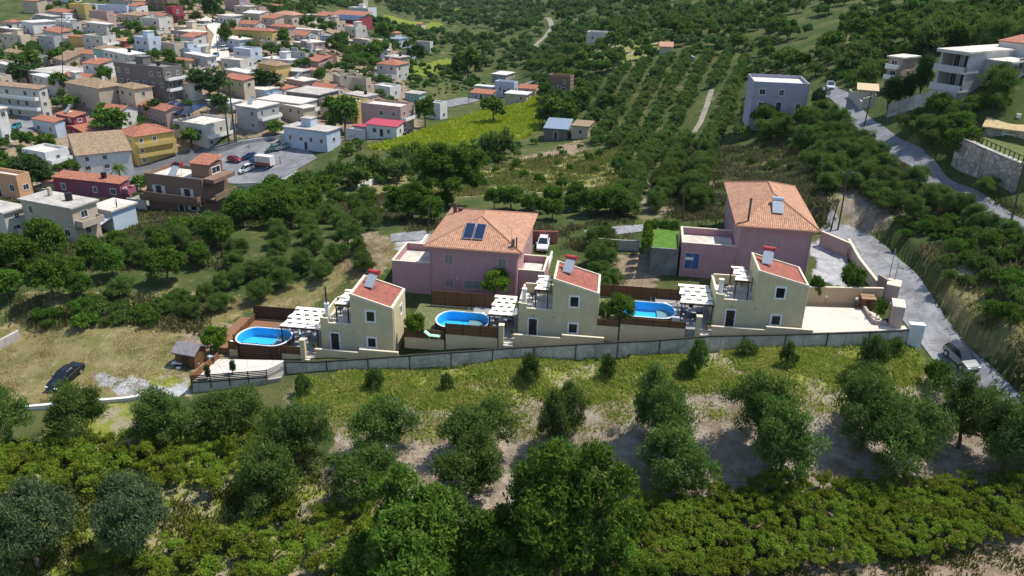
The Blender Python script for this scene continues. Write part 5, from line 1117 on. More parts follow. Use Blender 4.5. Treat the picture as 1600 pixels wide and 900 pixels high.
def cable(A, B, sag, label):
    n = 14; pts = [A + (B - A) * i / n - EZ * sag * 4 * (i / n) * (1 - i / n) for i in range(n + 1)]; o = obj('power_cable', MB().path([tuple(p - A) for p in pts], .025, 4), M_dkm, None, tuple(A)); tag(o, label, 'cable', 'power cables between the poles')
cable(tp[1], tp[0], 1.6, 'sagging cable from the bend pole to the right frame edge'); cable(tp[1], tp[4], .8, 'cable from the bend pole up to the pole by the lilac house'); cable(tp[2], tp[0], 1.5, 'cable from the tall thin pole to the right frame edge'); cable(tp[6], tp[7], 1.0, 'cable over the brown meadow'); cable(tp[1], D(1480, 110, 140), .7, 'cable from the bend pole to the grey three-storey house')
# ------------------------------------------------------------------ person tidying by the board fence
def person():
    p = atZ(334, 568, zp); t = thing('person', p, 0, 'person in pale blue shirt and dark trousers bending over at the board fence', 'person')
    def skin(name, verts, edges, radii, mat, par, sub=2):
        me = bpy.data.meshes.new(name); me.from_pydata(verts, edges, []); o = bpy.data.objects.new(name, me); COL.objects.link(o); o.parent = par; me.materials.append(mat)
        md = o.modifiers.new('skin', 'SKIN'); sv = me.skin_vertices[0].data
        for i, r in enumerate(radii): sv[i].radius = (r, r * .85)
        sv[0].use_root = True; s = o.modifiers.new('smooth', 'SUBSURF'); s.levels = s.render_levels = sub; return o
    sk = plain((.42, .25, .17), .6)
    V = [(0,0,.88),(.12,.0,.82),(.13,.05,.46),(.13,0,.08),(.14,-.14,.04),(-.12,0,.82),(-.13,.10,.46),(-.13,.06,.08),(-.14,-.08,.04),(0,-.24,1.02),(0,-.46,1.10),(0,-.56,1.08),(0,-.66,1.05),(.19,-.44,1.06),(.22,-.46,.78),(.17,-.54,.55),(.16,-.58,.47),(-.19,-.44,1.06),(-.22,-.48,.78),(-.17,-.58,.55),(-.16,-.62,.47)]
    E_ = [(0,1),(1,2),(2,3),(3,4),(0,5),(5,6),(6,7),(7,8),(0,9),(9,10),(10,11),(11,12),(10,13),(13,14),(14,15),(15,16),(10,17),(17,18),(18,19),(19,20)]
    R_ = [.14,.10,.065,.045,.04,.10,.065,.045,.04,.14,.15,.06,.09,.07,.045,.035,.035,.07,.045,.035,.035]
    skin('body', V, E_, R_, sk, t)
    hd = MB(); hd.lathe([(0, -.12), (.06, -.1), (.092, -.02), (.095, .05), (.06, .11), (0, .125)], (0, -.70, 1.04), 12); obj('head', hd, sk, t, smooth=True)
    obj('hair', MB().lathe([(.10, .0), (.102, .06), (.065, .125), (0, .138)], (0, -.685, 1.05), 12), plain((.05, .035, .025), .8), t, smooth=True)
    skin('shirt', [V[0], V[9], V[10], V[13], ((.21), -.45, .9), V[17], (-.21, -.46, .9)], [(0,1),(1,2),(2,3),(3,4),(2,5),(5,6)], [.15,.16,.17,.085,.065,.085,.065], plain((.42, .52, .66), .8), t)
    skin('trousers', [V[0], V[1], V[2], (.13,.0,.14), V[5], V[6], (-.13,.06,.14)], [(0,1),(1,2),(2,3),(0,4),(4,5),(5,6)], [.155,.115,.08,.065,.115,.08,.065], plain((.05, .06, .10), .8), t)
    t.rotation_euler = (0, 0, -.9)
person()
# ------------------------------------------------------------------ the village: every house on its own
WC = dict(W=(.62,.61,.59), w=(.52,.49,.44), C=(.54,.46,.34), G=(.37,.36,.35), D=(.17,.15,.135), B=(.45,.38,.29), K=(.29,.055,.075), Y=(.55,.41,.14), T=(.26,.42,.39), L=(.45,.52,.60), O=(.58,.33,.18), N=(.21,.135,.095), S=(.40,.28,.25), M=(.30,.10,.14), V=(.34,.32,.39))
RC = dict(r=M_redtile, o=M_oldtile, t=M_terra, c=M_conc, l=M_concl, d=M_concd, w=plaster((.56, .54, .51), .14), k=plain((.42, .06, .10), .7, var=.15), b=plain((.20, .25, .32), .4), y=plain((.52, .42, .22), .7))
M_tank = plain((.02, .02, .022), .5); M_frame = plain((.55, .53, .5), .7); M_pane = glass((.03, .035, .04))
M_pdark = plain((.05, .045, .04), .8)
SHT = plain((.55, .58, .6), .7)
HOUSES = []
def house(cx, cy, lx, rx, top, rot, st, wall, roof, rcol, feat, label):
    P0 = G(cx, cy); r = math.radians(rot); L = min(26, max(3, solve_x(P0, -EX(r), lx))); Dp = min(24, max(3, abs(solve_x(P0, EY(r), rx)))); H = min(14, max(2.4, solve_y(P0, EZ, top)))
    if solve_x(P0, EY(r), rx) < 0: Dp = 11.0
    Dp = min(Dp, L * 1.25 + 2)
    O = P0 - EX(r) * L; rg = random.Random(int(cx * 31 + cy * 7)); footprint(O, r, 0, L, 0, Dp, 3.2)
    t = thing('village_house', O, -r, label, 'house', 'houses of the village' if cx < 700 else 'scattered houses of the valley'); wm = plaster(WC[wall], .10, .5); rm = RC[rcol]
    far = F / proj(P0)[2]
    if roof == 'R':
        b = MB(); n = 5
        for x0, x1, y0, y1 in ((0, L, 0, .5), (0, L, Dp - .5, Dp), (0, .5, .5, Dp - .5), (L - .5, L, .5, Dp - .5)):
            k = 4
            for i in range(k):
                if x1 - x0 > y1 - y0: q = (x0 + (x1 - x0) * i / k, x0 + (x1 - x0) * (i + 1) / k, y0, y1)
                else: q = (x0, x1, y0 + (y1 - y0) * i / k, y0 + (y1 - y0) * (i + 1) / k)
                b.box(*q, -3, H * rg.uniform(.78, 1.04))
        obj('wall', b, wm, t); obj('floor', MB().box(.5, L - .5, .5, Dp - .5, -1, .4), M_concd, t)
    else:
        obj('wall', MB().box(0, L, 0, Dp, -4, H), wm, t)
        rise = min(L, Dp) * .19
        if roof == 'H': (hip_roof(t, 0, L, 0, Dp, H + .02, rise, .35, rm, ridge=far > 4.5) if Dp >= L * .9 else hip_cross(t, L, Dp, H, rise, rm))
        elif roof == 'G': gable_roof(t, 0, L, 0, Dp, H + .02, rise, .35, rm, 'x', wm)
        elif roof == 'Y': gable_roof(t, 0, L, 0, Dp, H + .02, rise, .35, rm, 'y', wm)
        elif roof == 'M': obj('roof', MB().prism([(-.3, -.3), (L + .3, -.3), (L + .3, Dp + .3), (-.3, Dp + .3)], [H + .02, H + .02, H + rise, H + rise], [H + .18, H + .18, H + rise + .16, H + rise + .16]), rm, t, uv=True); 
        elif roof == 'F': obj('roof', MB().box(-.35, L + .35, -.35, Dp + .35, H + .002, H + .28), rm, t)
        else:
            m = MB(); h = .75
            for q in ((0, L, 0, .2), (0, L, Dp - .2, Dp), (0, .2, .2, Dp - .2), (L - .2, L, .2, Dp - .2)): m.box(*q, H, H + h)
            obj('parapet', m, wm, t); obj('roof', MB().box(.2, L - .2, .2, Dp - .2, H + .002, H + .1), rm, t)
    if far > 3.0 and st > 0:
        sh = H / st; fm = M_frame if wall in 'WwL' else M_whitep if 'v' in feat or wall in 'KYTM' else M_frame
        for side, ln in (('f', L), ('r', Dp)):
            n = max(1, int(ln / 3.4)) if ln > 2.6 else 0
            for s in range(st):
                for i in range(n):
                    if rg.random() < (.30 if roof != 'R' else .4): continue
                    a = ln * (i + .5) / n + rg.uniform(-.25, .25); z = sh * s + sh * .52; w = rg.choice((.85, .95, 1.2)); hh = min(sh * .45, rg.choice((1.1, 1.25, 1.9 if 'b' in feat and side == 'r' else 1.25)))
                    if a < w or a > ln - w: continue
                    window(t, side, a, z, w, hh, fm, M_pane if rg.random() < .75 else M_pdark, .12, pos=0 if side == 'f' else L, shut=SHT if 'v' in feat and side == 'f' else None)
        if ('f' in feat or rg.random() < .5) and L > 5 and roof != 'R': door(t, L * .5, 0, 1.0, 2.1, M_pdark, fm)
    zs = H / max(1, st) * max(1, st - 1)
    for ch, side in (('b', 'r'), ('B', 'f')):
        if ch in feat:
            for s in range(1, max(2, st)):
                z = H / max(2, st) * s if st > 1 else H * .45; m = MB(); rl = MB(); d = 1.5
                if side == 'r':
                    m.box(L + .002, L + d, .3, Dp - .3, z - .22, z); rl.box(L + d - .12, L + d, .3, Dp - .3, z + .002, z + .85); rl.box(L + .01, L + d - .122, .3, .42, z + .002, z + .85); rl.box(L + .01, L + d - .122, Dp - .42, Dp - .3, z + .002, z + .85)
                else:
                    m.box(.3, L - .3, -d, -.002, z - .22, z); rl.box(.3, L - .3, -d, -d + .12, z + .002, z + .85); rl.box(.3, .42, -d + .122, -.01, z + .002, z + .85); rl.box(L - .42, L - .3, -d + .122, -.01, z + .002, z + .85)
                bb = obj('balcony', m, wm if wall != 'D' else M_concd, t); obj('parapet', rl, M_white if wall in 'WwGSD' else wm, bb)
    rt = H + .28 if roof in 'FP' else H + rise * .7 if roof != 'R' else H
    if 'p' in feat: x = L * rg.uniform(.3, .5); y = Dp * .35; obj('stair_tower', MB().box(x, x + min(3.2, L * .35), y, min(Dp - .3, y + 3), rt, rt + 2.3), wm, t); obj('tower_roof', MB().box(x - .2, x + min(3.2, L * .35) + .2, y - .2, min(Dp - .1, y + 3.2), rt + 2.302, rt + 2.45), rm if roof in 'FP' else M_conc, t)
    if roof != 'R' and cx < 640 and rg.random() < .75:
        s_ = rg.random(); w_ = L * rg.uniform(.35, .7); h_ = min(H * .62, 3.2); d_ = rg.uniform(2.5, 4.5)
        if s_ < .5: an = obj('annex', MB().box(L * .15, L * .15 + w_, Dp + .002, Dp + d_, -3, h_), plaster(WC[rg.choice('wBGWw')], .1, .5), t); obj('roof', MB().box(L * .15 - .2, L * .15 + w_ + .2, Dp + .01, Dp + d_ + .2, h_ + .002, h_ + .2), rm if rg.random() < .4 else M_conc, an)
        else: an = obj('annex', MB().box(-d_, -.002, Dp * .2, Dp * .9, -3, h_), plaster(WC[rg.choice('wBGWw')], .1, .5), t); obj('roof', MB().box(-d_ - .2, -.01, Dp * .2 - .2, Dp * .9 + .2, h_ + .002, h_ + .2), rm if rg.random() < .4 else M_conc, an)
        yw = MB(); yl = rg.uniform(3, 7); yw.box(-yl, 0, -.9, -.7, -2.5, rg.uniform(.6, 1.6)).box(-yl, -yl + .2, -.7, Dp * .8, -2.5, 1.0); obj('yard_wall', yw, plaster(WC[rg.choice('wBGW')], .1, .5), t)
    if 'c' in feat: obj('chimney', MB().box(L * .25, L * .25 + .5, Dp * .6, Dp * .6 + .5, H, rt + 1.4), wm, t)
    if 't' in feat: obj('water_tank', MB().tube((L * .7, Dp * .55, rt), (L * .7, Dp * .55, rt + 1.2), .55, n=12).tube((L * .7, Dp * .55, rt + 1.2), (L * .7, Dp * .55, rt + 1.35), .5, .12, 12), M_tank, t)
    if 'g' in feat:
        m = MB(); z = rt
        for k in range(6): x = L * (k + .3) / 6; m.tube((x, .15, z), (x, .15, z + 1), .04, n=5); m.tube((x, Dp - .15, z), (x, Dp - .15, z + 1), .04, n=5)
        m.box(0, L, .12, .18, z + .95, z + 1.0); obj('railing', m, M_grey, t)
    if 'a' in feat: obj('awning', MB().prism([(L * .2, -2.4), (L, -2.4), (L, -.002), (L * .2, -.002)], [H * .55, H * .55, H * .75, H * .75], [H * .55 + .08, H * .55 + .08, H * .75 + .08, H * .75 + .08]), plain((.42, .48, .55), .5), t)
    if 'h' in feat: heater(O + EX(r) * (L * .35) + EY(r) * (Dp * .3) + EZ * (rt + .02), -r, M_metal, 'solar heater on the ' + ' '.join(label.split()[:9]), 1.2, 40, 'solar water heaters in the village')
    (HOUSES.append((t, O, r, L, Dp, H)) if not label.startswith('small ') or ', next to' not in label else None); return t, O, r, L, Dp, H
def hip_cross(t, L, Dp, H, rise, rm):
    e = thing('roof', (0, L, 0), -math.pi / 2); e.parent = t; e.location = (0, Dp, 0)
    bpy.data.objects.remove(e)
    o = .35; a0, a1, b0, b1 = -o, L + o, -o, Dp + o; ym = (b0 + b1) / 2; w = (b1 - b0) / 2; z = H + .02
    m = MB(); m.add([(a0, b0, z), (a1, b0, z), (a1, b1, z), (a0, b1, z), (a0 + w, ym, z + rise), (a1 - w, ym, z + rise)], [(0, 1, 5, 4), (1, 2, 5), (2, 3, 4, 5), (3, 0, 4)]); m.box(a0, a1, b0, b1, z - .14, z - .004)
    return obj('roof', m, rm, t, uv=True)
HT = [
# nearest row
(322,334,234,360,287,17,0,'N','P','l','Btv','brown two-storey village house with pale roof terrace and white shutters'),
(122,380,44,160,327,22,2,'B','F','c','tcb','beige flat-roofed house with ragged grey roof, above the green belt'),
(180,362,146,216,331,22,1,'L','F','l','a','small pale blue house with a metal awning beside a dark pole'),
(14,370,-70,47,334,22,2,'w','F','c','h','grey-roofed house cut by the left frame edge, with a roof solar heater'),
(33,312,-30,46,280,20,1,'O','P','l','','orange rendered parapet house at the left frame edge'),
(191,314,88,196,288,14,1,'M','M','r','tb','magenta house with flat red roof beside a palm'),
(125,272,109,209,243,58,2,'W','Y','o','','long white house with brown tiled roof beside the village road'),
(76,268,40,112,243,25,2,'W','P','l','b','white house with balcony left of the long white one'),
(216,260,191,278,214,42,3,'Y','H','r','b','tall yellow house with red hip roof by the road'),
(141,226,96,171,210,38,1,'K','Y','r','','low maroon house with white trim and red gable roof'),
(119,205,91,138,184,30,2,'K','M','r','h','taller maroon house with red roof and roof heater'),
(90,216,55,95,192,26,1,'L','M','r','','lilac white house under a red roof left of the maroon pair'),
(325,233,275,369,199,25,2,'w','P','l','bg','grey house with glazed white veranda and railed roof'),
(70,188,-30,77,140,18,3,'w','M','o','B','broad house at the left edge with brown roof and white balcony'),
(6,224,-40,11,172,20,3,'W','F','l','','white house end cut by the left frame edge above the teal car'),
(160,178,109,200,138,32,2,'B','H','o','','old beige ruinous house with brown hip roof'),
(215,178,190,243,139,35,2,'C','H','o','','crumbling cream house joined to the old beige one'),
(262,160,187,291,109,25,3,'D','P','d','bpt','dark unfinished three-storey block with white balconies'),
(185,105,149,207,80,30,2,'T','H','o','','teal house with a grey tiled hip roof'),
(104,107,83,158,95,40,1,'C','G','o','','cream house under two brown gables'),
(168,115,158,187,104,40,1,'C','H','o','','tiny cream house below the teal one'),
(101,132,45,154,118,26,1,'G','F','c','','wide grey flat-roofed house among shrubs'),
(235,87,213,255,62,28,2,'L','P','w','p','blue-white house with a small red topped roof room'),
(170,72,108,176,60,14,1,'Y','G','r','','long yellow house with red tile roof and palm'),
(195,74,181,214,64,28,1,'K','H','t','','maroon house with an orange pyramid roof'),
(54,54,36,92,36,34,1,'W','F','w','','wide white cube house with flat roof near the upper left'),
(105,51,91,122,32,30,1,'W','F','w','p','white cube house with an open dark loggia'),
(140,53,121,176,38,34,1,'B','H','o','','beige house with grey brown hipped roof, upper left'),
(11,64,-12,27,52,25,1,'w','H','r','','red-roofed house at the upper left frame edge'),
(20,46,8,37,35,25,1,'w','H','r','','low red-roofed house behind the one at the upper left edge'),
(200,28,155,212,12,15,1,'L','P','d','','long blue-grey house with flat dark roof, top left'),
(215,28,201,233,10,28,1,'W','M','r','','white house with a thin red roof, top left'),
(263,17,230,286,-3,18,2,'N','F','c','','brick brown block at the top edge'),
(272,36,262,289,13,30,2,'K','P','l','b','narrow maroon and white house below the brick brown block'),
(257,42,235,272,25,30,1,'C','G','r','','cream house with a red gable beside the upper street'),
(235,42,217,247,29,28,1,'G','F','c','','small grey house between two red-roofed ones'),
(237,56,222,251,46,30,1,'W','G','r','','small white house with a faded red gable roof'),
(305,87,285,325,59,28,2,'w','M','r','b','white house with red roof and balcony on the street'),
(318,54,295,322,40,16,1,'K','F','c','','flat-roofed maroon house above the street'),
(275,90,253,291,71,32,1,'B','P','l','','beige flat-roofed house right of the blue-white one'),
(297,110,270,308,95,28,1,'C','H','r','','cream house with low red hip roof below the street'),
(332,130,305,351,108,34,1,'B','R','c','','roofless beige ruin below the street'),
(378,124,348,399,97,20,2,'w','P','l','b','plain lilac white house with one bare wall'),
(393,102,367,411,80,28,2,'L','P','w','','pale blue house right of the white van'),
(427,74,365,436,49,14,1,'Y','H','r','','large ochre mansion with red hip roof and tall windows'),
(407,40,382,417,22,24,1,'B','M','w','','grey house with whitish roof above the ochre mansion'),
(363,39,341,383,26,30,1,'W','F','l','','white low house left of the grey one, top centre'),
(458,44,428,476,24,30,1,'C','H','t','','cream house with bright orange roof, top'),
(487,35,477,495,24,24,1,'W','F','w','','little white house right of the orange roof'),
(560,45,510,582,29,26,1,'K','M','r','','low dark red house carrying blue roof panels'),
(576,31,545,589,15,26,2,'W','P','w','p','stepped white house with tower above the blue panels'),
(568,10,555,575,-3,26,1,'C','F','l','','cream cube at the top edge above the stepped white house'),
(498,60,452,503,48,20,1,'w','F','w','','long pale roofed house in the trees, top centre'),
(512,70,500,518,57,26,1,'L','F','b','','pale blue annex right of the long pale roof'),
(540,63,528,544,53,26,1,'C','G','r','','small cottage with red roof among trees'),
(560,73,553,575,62,26,1,'W','F','w','','white flat box in the trees'),
(475,80,459,481,68,26,1,'B','F','l','','little beige roof hut above the grey ruin'),
(478,105,440,496,80,28,2,'G','R','c','','tall grey roofless ruin'),
(455,106,411,470,95,20,1,'W','F','w','p','white terraces of low houses before the grey ruin'),
(512,106,497,527,88,28,1,'N','P','l','','brown cube house with light roof'),
(532,140,521,568,116,62,2,'C','R','c','','long cream ruin with empty windows'),
(573,147,552,581,126,26,1,'B','P','d','','dark beige shell house at the end of the long ruin'),
(612,134,582,620,118,28,1,'G','R','c','','low grey ruin above the green dell'),
(610,155,585,627,139,34,1,'W','P','l','','low white house with open roof terrace'),
(470,130,415,486,113,22,1,'D','F','c','','dark carport under a grey slab'),
(505,124,478,514,111,28,1,'C','H','t','','small house with double red roofs between flat ones'),
(500,180,450,531,149,24,2,'D','F','c','','grey slab-roofed shell of a house on columns'),
(470,192,405,497,163,24,2,'w','F','l','b','wide white house with long white balcony and flat roof'),
(405,207,372,438,170,26,2,'G','F','l','bh','grey house with stacked balconies and a roof heater'),
(512,238,446,533,207,22,1,'L','F','c','pf','white and blue roadside house with small roof room'),
(627,207,566,647,171,22,2,'S','P','l','b','pinkish brown two-storey house with red trimmed balcony'),
(620,216,573,631,199,20,1,'W','M','k','','low shed with crimson roof before the pinkish house'),
(655,162,633,666,148,24,1,'T','F','c','','teal box house behind the pinkish one'),
(688,187,670,699,165,28,2,'W','P','l','','narrow white house behind a round tree by the vineyard field'),
(640,92,634,656,76,26,1,'L','F','b','','pale blue house with a blue awning by the valley'),
(618,61,610,629,52,26,1,'C','H','r','','small far house with red hip roof'),
(624,73,606,641,62,20,1,'L','F','b','','bluish wall house below the small red roof'),
(672,82,650,677,68,22,1,'w','P','l','','cream walled yard house at the valley road'),
(658,48,651,669,38,24,1,'C','G','r','','lone red-roofed house on the far valley road'),
# across the valley
(803,150,773,809,132,22,1,'L','P','w','','blue-white roadside house with white stair turret'),
(771,152,742,776,137,22,1,'w','F','w','','low house with long white roof left of the blue one'),
(790,127,768,804,118,24,1,'G','F','w','','grey shed with pale metal roof behind the blue house'),
(768,158,735,775,148,20,1,'G','M','r','','grey shed with rusty red roof by the valley road'),
(836,150,810,843,142,18,1,'C','G','r','','low house with two red roofs right of the blue one'),
(822,160,789,830,153,18,1,'B','F','w','','flat white-roofed shelter at the vineyard edge'),
(890,146,856,896,123,20,2,'N','P','y','','brown house with yellowish roof in the thicket'),
(886,219,850,893,203,12,1,'D','M','b','','open barn with shiny tin roof'),
(918,216,893,931,199,16,1,'B','F','o','','stone hut with a dark doorway beside the tin barn'),
(952,68,916,956,54,16,1,'w','P','l','','pale flat house on the wooded middle hill'),
(1050,85,1030,1055,78,10,1,'C','M','t','','long orange roof hidden in trees'),
(1258,178,1172,1284,137,9,2,'V','P','w','','lilac two-storey house with bright white flat roof'),
(1402,140,1385,1472,92,52,3,'S','F','l','B','half finished grey pink house with terraces behind cypresses'),
]
for h_ in HT: house(*h_)
# smaller houses squeezed between the named ones
FN = 0; used = set(); rf = random.Random(4)
VP = [(0,30),(60,6),(330,-6),(440,8),(560,50),(620,100),(640,150),(560,200),(400,205),(330,200),(200,215),(150,200),(0,215)]
VPW = [tuple(G(*p)[:2]) for p in VP]
CN = dict(W='white', w='off-white', C='cream', B='beige', G='grey', L='pale blue', S='rose', K='maroon', Y='ochre'); RN = dict(F='flat grey', G='red gabled', H='red hipped', P='parapet', M='sloping red')
for tr in range(1600):
    if FN >= 84: break
    px, py = rf.uniform(0, 640), rf.uniform(-4, 215)
    if not inpoly(np.array([px]), np.array([py]), VP)[0]: continue
    q = G(px, py); Bq = np.array(BLOCK)
    if np.min(np.hypot(Bq[:, 0] - q[0], Bq[:, 1] - q[1]) - Bq[:, 2]) < 1.7 or min(segdist(np.array([q[0]]), np.array([q[1]]), [tuple(G(*p)[:2]) for p in R])[0][0] for R in ([(345,100),(343,80),(348,55),(330,35),(312,28)], [(150,292),(190,276),(240,262),(300,248),(350,238),(400,228),(450,216)], [(8,212),(25,205),(48,192),(60,185)])) < 7: continue
    s_ = F / proj(q)[2]; w_ = rf.uniform(5, 9) * s_; d_ = rf.uniform(3, 5.5) * s_; h_ = rf.choice((2.9, 3.3, 5.4, 6.0)) * s_
    near = sorted(HOUSES, key=lambda h: (h[0].location.x - q[0]) ** 2 + (h[0].location.y - q[1]) ** 2); near = next((h for h in near if h[0].name not in used), None)
    if near is None: break
    used.add(near[0].name); wc = rf.choice('WwwCCCBBGSSLY'); rk = rf.choice('FFFGHPPM')
    house(px, py, px - w_, px + d_, py - h_, rf.uniform(18, 40), 1 if h_ < 4 * s_ else 2, wc, rk, rf.choice('rrro') if rk in 'GHM' else rf.choice('clw'), rf.choice(('', '', 'b', 't', 'p', 'h') if rk in 'FP' else ('', 'c')), 'small %s house, %s roof, next to the %s' % (CN[wc], RN[rk], ' '.join(near[0]['label'].split()[:6])))
    FN += 1
print('fillers', FN)
# brown house: stair tower with a red roof
t, O, r, L, Dp, H = HOUSES[0]
x0 = L - 4.2; tw = obj('stair_tower', MB().box(x0, L - .3, Dp - 4.6, Dp - .6, H + .1, H + 2.7), plaster(WC['N'], .1), t); obj('tower_roof', MB().prism([(x0 - .3, Dp - 4.9), (L, Dp - 4.9), (L, Dp - .3), (x0 - .3, Dp - .3)], [H + 2.702] * 2 + [H + 3.5] * 2, [H + 2.85] * 2 + [H + 3.65] * 2), M_redtile, tw, uv=True)
window(t, 'r', Dp - 2.6, H + 1.4, 2.4, 1.2, M_whitep, M_pane, .1, pos=L - .3); heater(O + EX(r) * (L * .42) + EY(r) * .8 + EZ * (H + .2), -r, M_tank, 'tall roof heater with a black tank on the brown village house', 1.3, 40, 'solar water heaters in the village')
zs_ = H * .60
for a_ in (L * .22, L * .72): window(t, 'f', a_, zs_, 1.3, 1.9, M_whitep, M_pane, .06, shut=SHT)
window(t, 'f', L * .8, H * .16, 1.2, 1.0, M_whitep, M_pane, .08, shut=SHT); door(t, L * .58, -.4, 1.1, 2.0, M_pdark)
obj('parapet', MB().box(-.9, L + .001, -1.2, -1.05, H * .30, H * .30 + .95).box(-.9, L + .001, -1.048, -.003, H * .30 - .22, H * .30), plaster(WC['N'], .1), t)
w_ = MB().box(L + .002, L + 2.2, .5, Dp - .5, H * .48 - .25, H * .48); bb = obj('balcony', w_, plaster(WC['N'], .1), t); obj('parapet', MB().box(L + 2.05, L + 2.2, .5, Dp - .5, H * .48 + .002, H * .48 + .9), plaster(WC['N'], .1), bb)
obj('roof', MB().box(L + .002, L + 2.2, .5, Dp - .5, H + .02, H + .75), plaster(WC['N'], .1), t)
# blue panels on the low dark red house and the panel carport
def panel_roof(cx, cy, w, d, z, rz, label):
    p = G(cx, cy); t = thing('panel_canopy', p, rz, label, 'solar canopy'); a = MB(); 
    for k in range(2):
        for j in range(3): obj('panel', MB().prism([(-w/2 + j * w/3 + .05, -d/2 + k * d/2 + .05), (-w/2 + (j+1) * w/3 - .05, -d/2 + k * d/2 + .05), (-w/2 + (j+1) * w/3 - .05, -d/2 + (k+1) * d/2 - .05), (-w/2 + j * w/3 + .05, -d/2 + (k+1) * d/2 - .05)], [z + k * .8, z + k * .8, z + .8 + k * .8, z + .8 + k * .8], [z + .08 + k * .8, z + .08 + k * .8, z + .88 + k * .8, z + .88 + k * .8]), M_solar, t)
    for x in (-w/2 + .3, w/2 - .3):
        for y in (-d/2 + .3, d/2 - .3): obj('post', MB().box(x - .08, x + .08, y - .08, y + .08, -1, z + .8 + .8 * y / d), M_metal, t)
panel_roof(285, 186, 13, 9, 2.6, -.4, 'dark solar panel canopy over a village yard'); panel_roof(545, 44, 16, 8, 4.6, -.4, 'blue panel roof over the low dark red house')
# ------------------------------------------------------------------ grey three-storey house and neighbours on the right hillside
def big_grey():
    r = math.radians(60); P0 = D(1504, 143, 132); L = solve_x(P0, -EX(r), 1459); Dp = 17.0; H = solve_y(P0, EZ, 84); O = P0 - EX(r) * L; s = H / 3 * 1.02; m_ = plaster((.46, .45, .45), .1)
    t = thing('apartment_house', O, -r, 'grey three-storey concrete house with open balconies and a red topped stair tower', 'house'); footprint(O, r, 0, L, 0, Dp)
    s = H / 2.0; cut = 3.2
    b = MB(); b.box(0, L, cut, Dp, -6, H); b.box(0, .35, 0, cut - .002, -6, H); b.box(L - .35, L, 0, cut - .002, -6, H); b.box(.352, L - .352, -.8, cut - .003, -6, -.3); obj('wall', b, m_, t)
    for k in range(3): obj('balcony', MB().box(-.25, L + .1, -1.0, cut - .004, k * s - .25, k * s), m_, t)
    for k in range(2):
        pb = MB(); pb.box(-.2, L, -1.0, -.85, k * s + .002, k * s + .9); obj('parapet', pb, m_, t)
        window(t, 'f', L * .55, k * s + 1.35, 1.1, 2.5, M_frame, M_pdark, .1, pos=cut); window(t, 'f', L * .85, k * s + 1.6, 1.0, 1.2, M_frame, M_pane, .1, pos=cut); window(t, 'f', L * .2, k * s + 1.35, 1.0, 2.4, M_frame, M_pdark, .1, pos=cut)
    obj('roof', MB().box(-.3, L + .3, -1.05, Dp + .3, H + .002, H + .3), M_concl, t)
    obj('side_wing', MB().box(L + .002, L + 4.0, 4.5, Dp - 1, -7, H - 1.2), m_, t); window(t, 'r', 6.6, s * .9, 2.4, 1.8, M_frame, M_pdark, .1, pos=L + 4.0); window(t, 'r', 7.6, s + 1.3, 1.2, 2.2, M_frame, M_pdark, .1, pos=L + 4.0)
    obj('wing_roof', MB().box(L + .003, L + 4.5, 4.2, Dp - .8, H - 1.198, H - .95), M_concl, t)
    tw = obj('stair_tower', MB().box(L - 3, L + 3.4, Dp - 5, Dp + 1.5, -7, H + 1.2), m_, t); obj('tower_roof', MB().prism([(L - 3.2, Dp - 5.2), (L + 3.6, Dp - 5.2), (L + 3.6, Dp + 1.7), (L - 3.2, Dp + 1.7)], [H + 1.202] * 4, [H + 1.35, H + 1.35, H + 2.1, H + 2.1]), M_redtile, tw, uv=True)
    window(t, 'r', Dp - 1.5, s + .8, 1.2, 1.4, M_frame, M_pdark, .1, pos=L + 3.4)
big_grey()
wall_px('hill_wall', [(1385, 183), (1420, 172), (1462, 160)], 2.4, .5, M_conc, 'concrete retaining wall under the cypresses by the hill road', None); wall_px('hill_wall', [(1326, 152), (1345, 172)], 1.6, .3, M_wallc, 'pale wall along the upper hill road', None); wall_px('hill_wall', [(1345, 172), (1366, 166)], 2.2, .3, M_wallc, 'short pale wall at the gate of the roadside pavilion', None)
pv = thing('roadside_pavilion', G(1352, 160), -.35, 'small pale pavilion with yellowish roof by the hill road', 'pavilion'); obj('wall', MB().box(-1.6, 1.6, -1.5, 2.5, -1, 2.5), M_wallc, pv); obj('roof', MB().prism([(-2, -2), (2, -2), (2, 3), (-2, 3)], [2.502, 2.502, 3.1, 3.1], [2.65, 2.65, 3.25, 3.25]), plain((.50, .40, .24), .8), pv)
for px, py, w, h in ((1412, 170, 26, 62), (1433, 160, 30, 78), (1388, 174, 30, 58), (1445, 168, 26, 60)): pass
for k, (px, py, w, h, lab) in enumerate(((1412,172,24,60,'slim dark cypress in the middle of the row by the hill road'),(1434,164,30,80,'tallest dark cypress before the half finished house'),(1388,178,34,62,'dark cypress nearest the hill road bend'))):
    tree_px(CYP, px, py, w, h, lab, 'cypresses before the half finished house')
